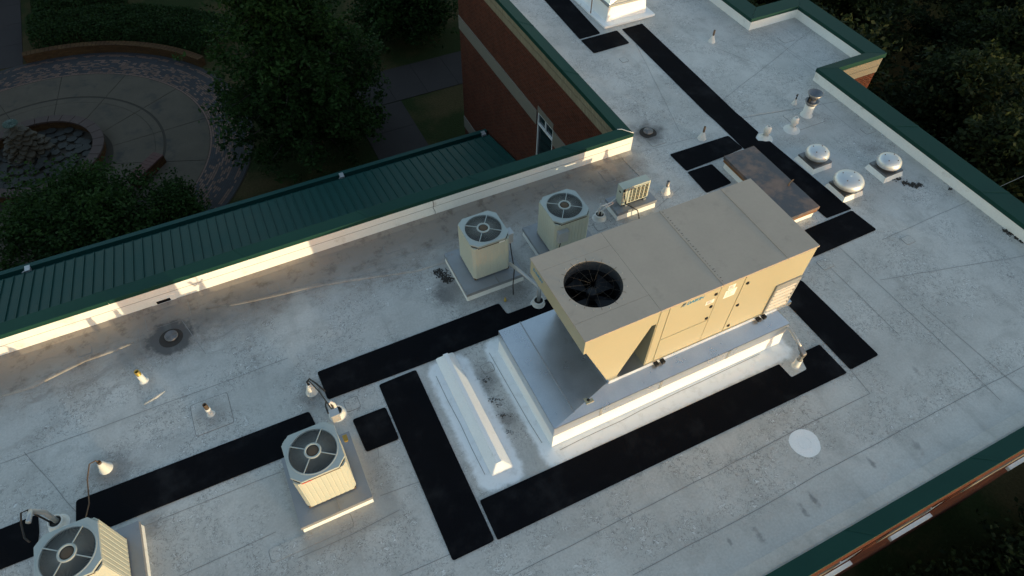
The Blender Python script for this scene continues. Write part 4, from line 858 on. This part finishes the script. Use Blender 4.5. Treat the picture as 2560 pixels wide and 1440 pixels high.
ebox('disconnect_box', 'grey disconnect on the front corner of the half hidden condenser', 6.08, 9.38, PADZ + .62, .26, .12, .34, whip=[(6.05, 9.38, PADZ + .62), (6.0, 9.36, PADZ + .4), (5.9, 9.33, PADZ + .1)])
ebox('disconnect_box', 'small grey box at the back right corner of the foreground condenser', -.36, 6.86, PADZ + .95, .16, .14, .25, whip=[(-.36, 6.95, PADZ + 1.1), (-.4, 7.3, .9), (-.52, 7.9, .75), (-.66, 8.35, .62), (-.72, 8.42, .45)])
ebox('valve_cluster', 'brass service valve beside the foreground condenser', -.34, 6.62, PADZ + .45, .07, .12, .07, 'brass', cat='valve')
ebox('disconnect_box', 'grey box at the left side of the corner condenser', -5.75, 6.4, PADZ + .5, .16, .24, .3)
m = MB(); c = G(1263, 752); m.lathe([(.035, 0), (.035, .05), (.02, .05), (.02, .12), (0, .12)], (c.x, c.y, 0), 10); tag(m.build('whip_fitting', 'brass'), 'small brass conduit fitting on the roof below the shaded condenser', 'fitting')

# ------------------------------------------------------------------ vents and small roof fittings
def cone_vent(px, py, label, h=.40, r0=.14, pr=.034, cone=.21, tip='iron', lean=(0, 0), cap=None, base=True, extra=None):
    c = G(px, py); V = thing('vent_pipe', (c.x, c.y, 0), label, 'vent pipe', 'roof vent pipes')
    if base: m = MB(); m.lathe([(r0 + .08, .001), (r0 + .06, .008), (r0 - .01, .016)], (c.x, c.y, 0), 24); m.build('flange', 'roof', V)
    m = MB(); m.lathe([(r0, .012), (r0 * .8, .07), (pr + .025, cone), (pr + .012, cone + .05), (pr, cone + .05)], (c.x, c.y, 0), 20); m.build('boot', 'vent_white', V)
    m = MB(); m.lathe([(pr, cone * .8), (pr, h), (pr - .012, h), (pr - .012, h - .1)], (c.x, c.y, 0), 12, closed=False); m.disc(pr - .01, (c.x, c.y, h - .1), 12); m.build('pipe', tip, V)
    if extra: extra(V, c)
    return V
cone_vent(1779, 105, 'white cone vent with rusty pipe on the far wing', .46)
cone_vent(1754, 347, 'white cone vent with rusty pipe by the sooty drain', .46)
cone_vent(1664, 482, 'white cone vent with grey clamp right of the mini split', .44, pr=.05, tip='steel_dark')
def whip1(V, c): m = MB(); m.tube([(c.x, c.y, .3), (c.x - .02, c.y, .42), (c.x - .12, c.y - .05, .46), (c.x - .22, c.y - .3, .36), (c.x - .25, c.y - .8, .3), (c.x - .34, c.y - 1.3, .4), (c.x - .5, c.y - 1.75, .6)], .013, 7); m.build('cable', 'iron', V)
cone_vent(266, 1172, 'white cone with orange cable looping to the corner condenser', .34, pr=.04, cone=.24, extra=whip1)
def whip2(V, c): m = MB(); m.tube([(c.x, c.y, .3), (c.x - .01, c.y + .02, .42), (c.x + .06, c.y + .02, .5), (c.x + .16, c.y - .15, .5), (c.x + .28, c.y - .45, .55)], .02, 7); m.build('cable', 'cable', V)
cone_vent(780, 980, 'white cone with black cable above the foreground condenser', .34, pr=.045, cone=.24, tip='vent_white', extra=whip2)
def stub(px, py, label, h, r, mat_low, mat_top, split):
    c = G(px, py); V = thing('vent_pipe', (c.x, c.y, 0), label, 'vent pipe', 'roof vent pipes')
    m = MB(); m.lathe([(r + .05, .001), (r + .04, .012), (r + .02, .02), (r + .012, .05), (r + .012, split), (r, split)], (c.x, c.y, 0), 20); m.build('sleeve', mat_low, V)
    m = MB(); m.lathe([(r, .05), (r, h), (r - .012, h), (r - .012, h - .12)], (c.x, c.y, 0), 16); m.disc(r - .01, (c.x, c.y, h - .11), 12); m.build('pipe', mat_top, V); return V
stub(360, 952, 'sunlit white pipe with a brass coloured rim, upper left', .40, .055, 'vent_white', 'brass', .27)
stub(528, 1035, 'white pipe with black open end on a square patch', .42, .045, 'vent_white', 'iron', .26)
for px, py, lb in ((1911, 346, 'white barrel topped vent at the edge of the far mat'), (1979, 324, 'white barrel topped vent in front of the tall metal stack')):
    c = G(px, py); V = thing('vent_pipe', (c.x, c.y, 0), lb, 'vent pipe', 'roof vent pipes')
    m = MB(); m.lathe([(.26, .002), (.24, .014), (.13, .03), (.1, .12), (.085, .14)], (c.x, c.y, 0), 24); m.build('boot', 'vent_white', V)
    m = MB(); m.lathe([(.07, .1), (.07, .2), (.10, .24), (.112, .32), (.10, .40), (.06, .47), (.05, .47), (.05, .36)], (c.x, c.y, 0), 24); m.disc(.05, (c.x, c.y, .38), 12); m.build('barrel_cap', 'vent_white', V)
c = G(1985, 260); V = thing('hook_pipe', (c.x, c.y, 0), 'small white cone with a black hooked pipe near the metal stack', 'vent pipe')
m = MB(); m.lathe([(.09, 0), (.05, .1), (.035, .2)], (c.x, c.y, 0), 14); m.build('boot', 'vent_white', V); m = MB(); m.tube([(c.x, c.y, .18), (c.x, c.y, .33), (c.x - .02, c.y - .02, .38), (c.x - .07, c.y - .03, .39), (c.x - .09, c.y - .04, .36)], .018, 7); m.build('hook', 'black_metal', V)
c = G(2015, 288); V = thing('flue_stack', (c.x, c.y, 0), 'tall white flue with two stacked metal dishes by the right parapet', 'chimney')
m = MB(); m.lathe([(.2, .002), (.19, .03), (.15, .05), (.15, .42), (.13, .42)], (c.x, c.y, 0), 28); m.build('pipe', 'vent_white', V)
m = MB(); m.lathe([(.13, .40), (.16, .44), (.22, .55), (.20, .55), (.12, .48), (.11, .62), (.10, .62)], (c.x, c.y, 0), 28); m.build('lower_dish', 'steel_dark', V)
m = MB(); m.lathe([(.10, .58), (.13, .66), (.16, .70), (.235, .84), (.22, .84), (.14, .74), (0, .73)], (c.x, c.y, 0), 28); m.build('upper_dish', 'steel_dark', V)
m = MB(); m.box(c.x - .2, c.x - .12, c.y - .03, c.y + .03, .56, .72); m.build('strap', 'black_metal', V)
# spun aluminium exhaust fans
def exfan(front, ztop, w_, rd, label, hook=False):
    zc = .2; c0 = G(*front, zc); cx, cy = c0.x + w_ / 2, c0.y + w_ / 2; E_ = thing('exhaust_fan', (cx, cy, 0), label, 'exhaust fan', 'spun aluminium exhaust fans')
    h = w_ / 2; m = MB(); m.prism([(cx - h - .05, cy - h - .05), (cx + h + .05, cy - h - .05), (cx + h + .05, cy + h + .05), (cx - h - .05, cy + h + .05)], 0, zc - .01, top=[(cx - h + .01, cy - h + .01), (cx + h - .01, cy - h + .01), (cx + h - .01, cy + h - .01), (cx - h + .01, cy + h - .01)]); m.build('curb', 'membrane_white', E_)
    m = MB(); m.prism([(cx - h, cy - h), (cx + h, cy - h), (cx + h, cy + h), (cx - h, cy + h)], zc - .05, zc + .02); m.build('base_plate', 'steel_dark', E_)
    k = rd / .36; m = MB(); m.lathe([(.2 * k, .02), (.22 * k, .10), (.30 * k, .12)], (cx, cy, zc), 28); m.build('neck', 'steel_dark', E_)
    m = MB(); m.lathe([(.27 * k, .105), (.325 * k, .10), (.352 * k, .12), (.364 * k, .165), (.357 * k, .22), (.335 * k, .27), (.30 * k, .308), (.25 * k, .332), (.18 * k, .348), (.09 * k, .356), (0, .357)], (cx, cy, zc), 48); m.build('dome', 'spun_alu', E_)
    for a in (.4, 1.97, 3.54, 5.11): m = MB(); m.lathe([(0, .014), (.016, .01), (.016, -.01)], (cx + .2 * k * math.cos(a), cy + .2 * k * math.sin(a), zc + .345), 8); m.build('bolt', 'iron', E_)
    if hook: m = MB(); m.lathe([(.06, .004), (.07, .007), (.08, .004)], (cx + .08, cy - .04, zc + .352), 18); m.build('embossed_ring', 'spun_alu', E_)
    else: m = MB(); m.box(cx - .03, cx + .05, cy - .02, cy + .03, zc + .355, zc + .359); m.build('rating_sticker', 'label_white', E_)
exfan((2035.5, 421), 0, .68, .34, 'domed exhaust fan nearest the far walkway mat, left of three', True); exfan((2114, 491), 0, .66, .42, 'largest domed exhaust fan beside the end of the mat'); exfan((2216, 442), 0, .66, .345, 'domed exhaust fan nearest the right parapet, with debris', True)
# brown hatch
hz = .42; hx0, hx1, hy0, hy1 = 12.20, 13.30, 7.86, 10.68
Hh = thing('roof_hatch', (12.75, 9.3, 0), 'long brown rust stained box lid behind the big unit', 'hatch')
m = MB(); m.box(hx0 + .06, hx1 - .06, hy0 + .06, hy1 - .06, 0, hz - .14); m.build('curb', 'membrane_white', Hh)
m = MB(); m.box(hx0 + .02, hx1 - .02, hy0 + .02, hy1 - .02, hz - .2, hz - .1); m.build('wood_trim', 'rust', Hh); m = MB(); m.box(hx0, hx1, hy0, hy1, hz - .1, hz); m.build('lid', 'copper_old', Hh, bevel=.008)
m = MB(); m.tube([(hx1 - .22, 8.9, hz), (hx1 - .22, 8.9, hz + .06), (hx1 - .1, 8.95, hz + .07), (hx1 + .03, 9.0, hz + .03)], .018, 6); m.build('hasp', 'iron', Hh)
# far equipment curb at the top edge
N = thing('equipment_curb', (14.1, 21, 0), 'white curb with sheet metal housing at the top edge', 'curb')
m = MB(); m.box(12.98, 15.19, 18.66, 23.4, 0, .09); m.build('base_slab', 'coating_white', N, bevel=.02)
m = MB(); m.prism([(13.2, 18.92), (14.92, 18.92), (14.92, 23.2), (13.2, 23.2)], .09, .66, top=[(13.26, 18.97), (14.86, 18.97), (14.86, 23.1), (13.26, 23.1)]); m.build('curb', 'coating_white', N)
m = MB(); m.prism([(13.24, 18.95), (14.88, 18.95), (14.88, 23.12), (13.24, 23.12)], .62, .70); m.build('drip_flange', 'galv_dull', N)
m = MB(); m.hull([(13.3, 19.0, .70), (14.84, 19.0, .70), (14.84, 23.0, .70), (13.3, 23.0, .70)], [(13.75, 19.15, 1.5), (14.84, 19.0, 1.5), (14.84, 23.0, 1.5), (13.75, 22.9, 1.5)]); m.build('housing', 'galv', N)
c = G(1476, 38.5); m = MB(); m.tube([(c.x, c.y, .01), (c.x + .02, c.y + .03, .6), (c.x + .1, c.y + .1, 1.4)], .018, 6); m.build('rod', 'rust', N)
# white expansion ridge
Rg = thing('expansion_ridge', (2.33, 6.4, 0), 'long narrow white flashed ridge left of the big unit', 'ridge')
m = MB(); m.hull([(2.08, 4.92, .002), (2.60, 4.92, .002), (2.56, 8.08, .002), (2.08, 8.08, .002)], [(2.265, 5.10, .17), (2.395, 5.10, .17), (2.395, 7.98, .17), (2.265, 7.98, .17)]); m.build('flashing', 'coating_white', Rg, bevel=.03)
m = MB(); m.hull([(2.265, 5.08, .165), (2.395, 5.08, .165), (2.395, 8.0, .165), (2.265, 8.0, .165)], [(2.28, 5.08, .186), (2.38, 5.08, .186), (2.38, 8.0, .186), (2.28, 8.0, .186)]); m.build('cap', 'coating_white', Rg)
# conduit stub on its patch
c = G(1988, 915); E_ = thing('conduit_stub', (c.x, c.y, 0), 'white conduit stub with grey elbow right of the curb', 'conduit')
P4 = [G(1947, 911), G(1996, 886), G(2016, 924), G(1978, 944)]; m = MB(); m.prism(ccw(rounded([(p.x, p.y) for p in P4], .04)), .002, .02); m.build('base_patch', 'roof', E_)
m = MB(); m.lathe([(.1, .02), (.08, .05), (.075, .28), (.06, .28)], (c.x, c.y, 0), 18); m.build('sleeve', 'vent_white', E_)
m = MB(); m.lathe([(.05, .2), (.05, .42), (.058, .42), (.058, .47)], (c.x, c.y, 0), 14); m.build('pipe', 'conduit', E_)
m = MB(); m.hull([(c.x - .06, c.y - .06, .46), (c.x + .06, c.y - .06, .46), (c.x + .05, c.y + .14, .58), (c.x - .07, c.y + .14, .58)], [(c.x - .06, c.y - .05, .56), (c.x + .06, c.y - .05, .56), (c.x + .05, c.y + .18, .66), (c.x - .07, c.y + .18, .66)]); m.build('elbow_box', 'steel_dark', E_, bevel=.02)
m = MB(); m.tube([(c.x, c.y + .14, .62), (c.x + .02, c.y + .35, .66), (c.x + .06, c.y + .6, .68), (c.x + .02, c.y + .78, .7), (c.x - .05, c.y + .9, .72)], .036, 10); m.build('flex_conduit', 'conduit', E_)
# drains
for px, py, lb in ((428, 845, 'round roof drain in a dark sump below the back parapet'), (1620, 332, 'round roof drain ringed with soot at the parapet end')):
    c = G(px, py); D = thing('roof_drain', (c.x, c.y, 0), lb, 'drain', 'roof drains')
    m = MB(); m.lathe([(.27, .003), (.24, .006), (0, .005)], (c.x, c.y, 0), 36); m.build('sump', 'mud', D)
    m = MB()
    for r in (.03, .058, .086, .114, .14): m.lathe([(r - .009, .01), (r - .007, .05 - r * .12 + .02), (r + .007, .05 - r * .12 + .02), (r + .009, .01)], (c.x + .02, c.y + .03, .01), 28)
    for k in range(3): a = k * 1.047; m.bar((c.x + .02 - .14 * math.cos(a), c.y + .03 - .14 * math.sin(a), .05), (c.x + .02 + .14 * math.cos(a), c.y + .03 + .14 * math.sin(a), .05), .012, .012)
    m.build('strainer', 'steel_dark', D)
# small marks
c = G(2012, 1108); m = MB(); m.prism([(c.x + (.33 + .012 * math.sin(a * .471) + random.uniform(-.006, .006)) * math.cos(a * .157), c.y + (.33 + .012 * math.cos(a * .314)) * math.sin(a * .157)) for a in range(40)], .003, .007); m.lathe([(.13, .007), (.135, .012), (.14, .007)], (c.x, c.y, 0), 30); tag(m.build('coating_patch', 'coating_white'), 'round white coating patch on the bare roof, lower right', 'patch')
def debris(name, label, px, n, sprd, mat='mud', big=.05):
    m = MB()
    for _ in range(n):
        q = random.choice(px); c = G(q[0] + random.gauss(0, sprd), q[1] + random.gauss(0, sprd * .5)); r = random.uniform(.3 * big, big); a = random.uniform(0, 6)
        m.prism([(c.x + r * math.cos(a), c.y + r * math.sin(a)), (c.x + .7 * r * math.cos(a + 2), c.y + .7 * r * math.sin(a + 2)), (c.x + r * math.cos(a + 4), c.y + r * math.sin(a + 4))], .003, random.uniform(.006, .3 * big + .006))
    return tag(m.build(name, mat), label, 'debris', kind='stuff')
debris('leaf_debris', 'heap of dark leaf litter beside an exhaust fan', [(2262, 458), (2275, 461), (2288, 465), (2298, 464), (2246, 447)], 140, 5)
debris('leaf_debris', 'dark crusted debris at the foot of the right parapet', [(2514, 577), (2528, 585), (2542, 594), (2556, 603)], 120, 4)
debris('dirt_mound', 'dark dirt heap beside the left shaded condenser pad', [(1108, 690), (1118, 700), (1100, 680)], 260, 9, big=.035)
debris('leaf_debris', 'small dark scrap near the right parapet', [(2375, 473)], 8, 2)
debris('leaf_debris', 'dark twigs between the white ridge and the big curb', [(1238, 998), (1246, 1012), (1258, 1040), (1232, 1000), (1215, 950), (1270, 1080)], 90, 6, big=.022)
debris('litter_flecks', 'white flecks on the longest front mat', [(1655, 1065), (1665, 1072), (1648, 1058), (1345, 1205), (1390, 1160)], 40, 5, 'membrane_white', big=.02)
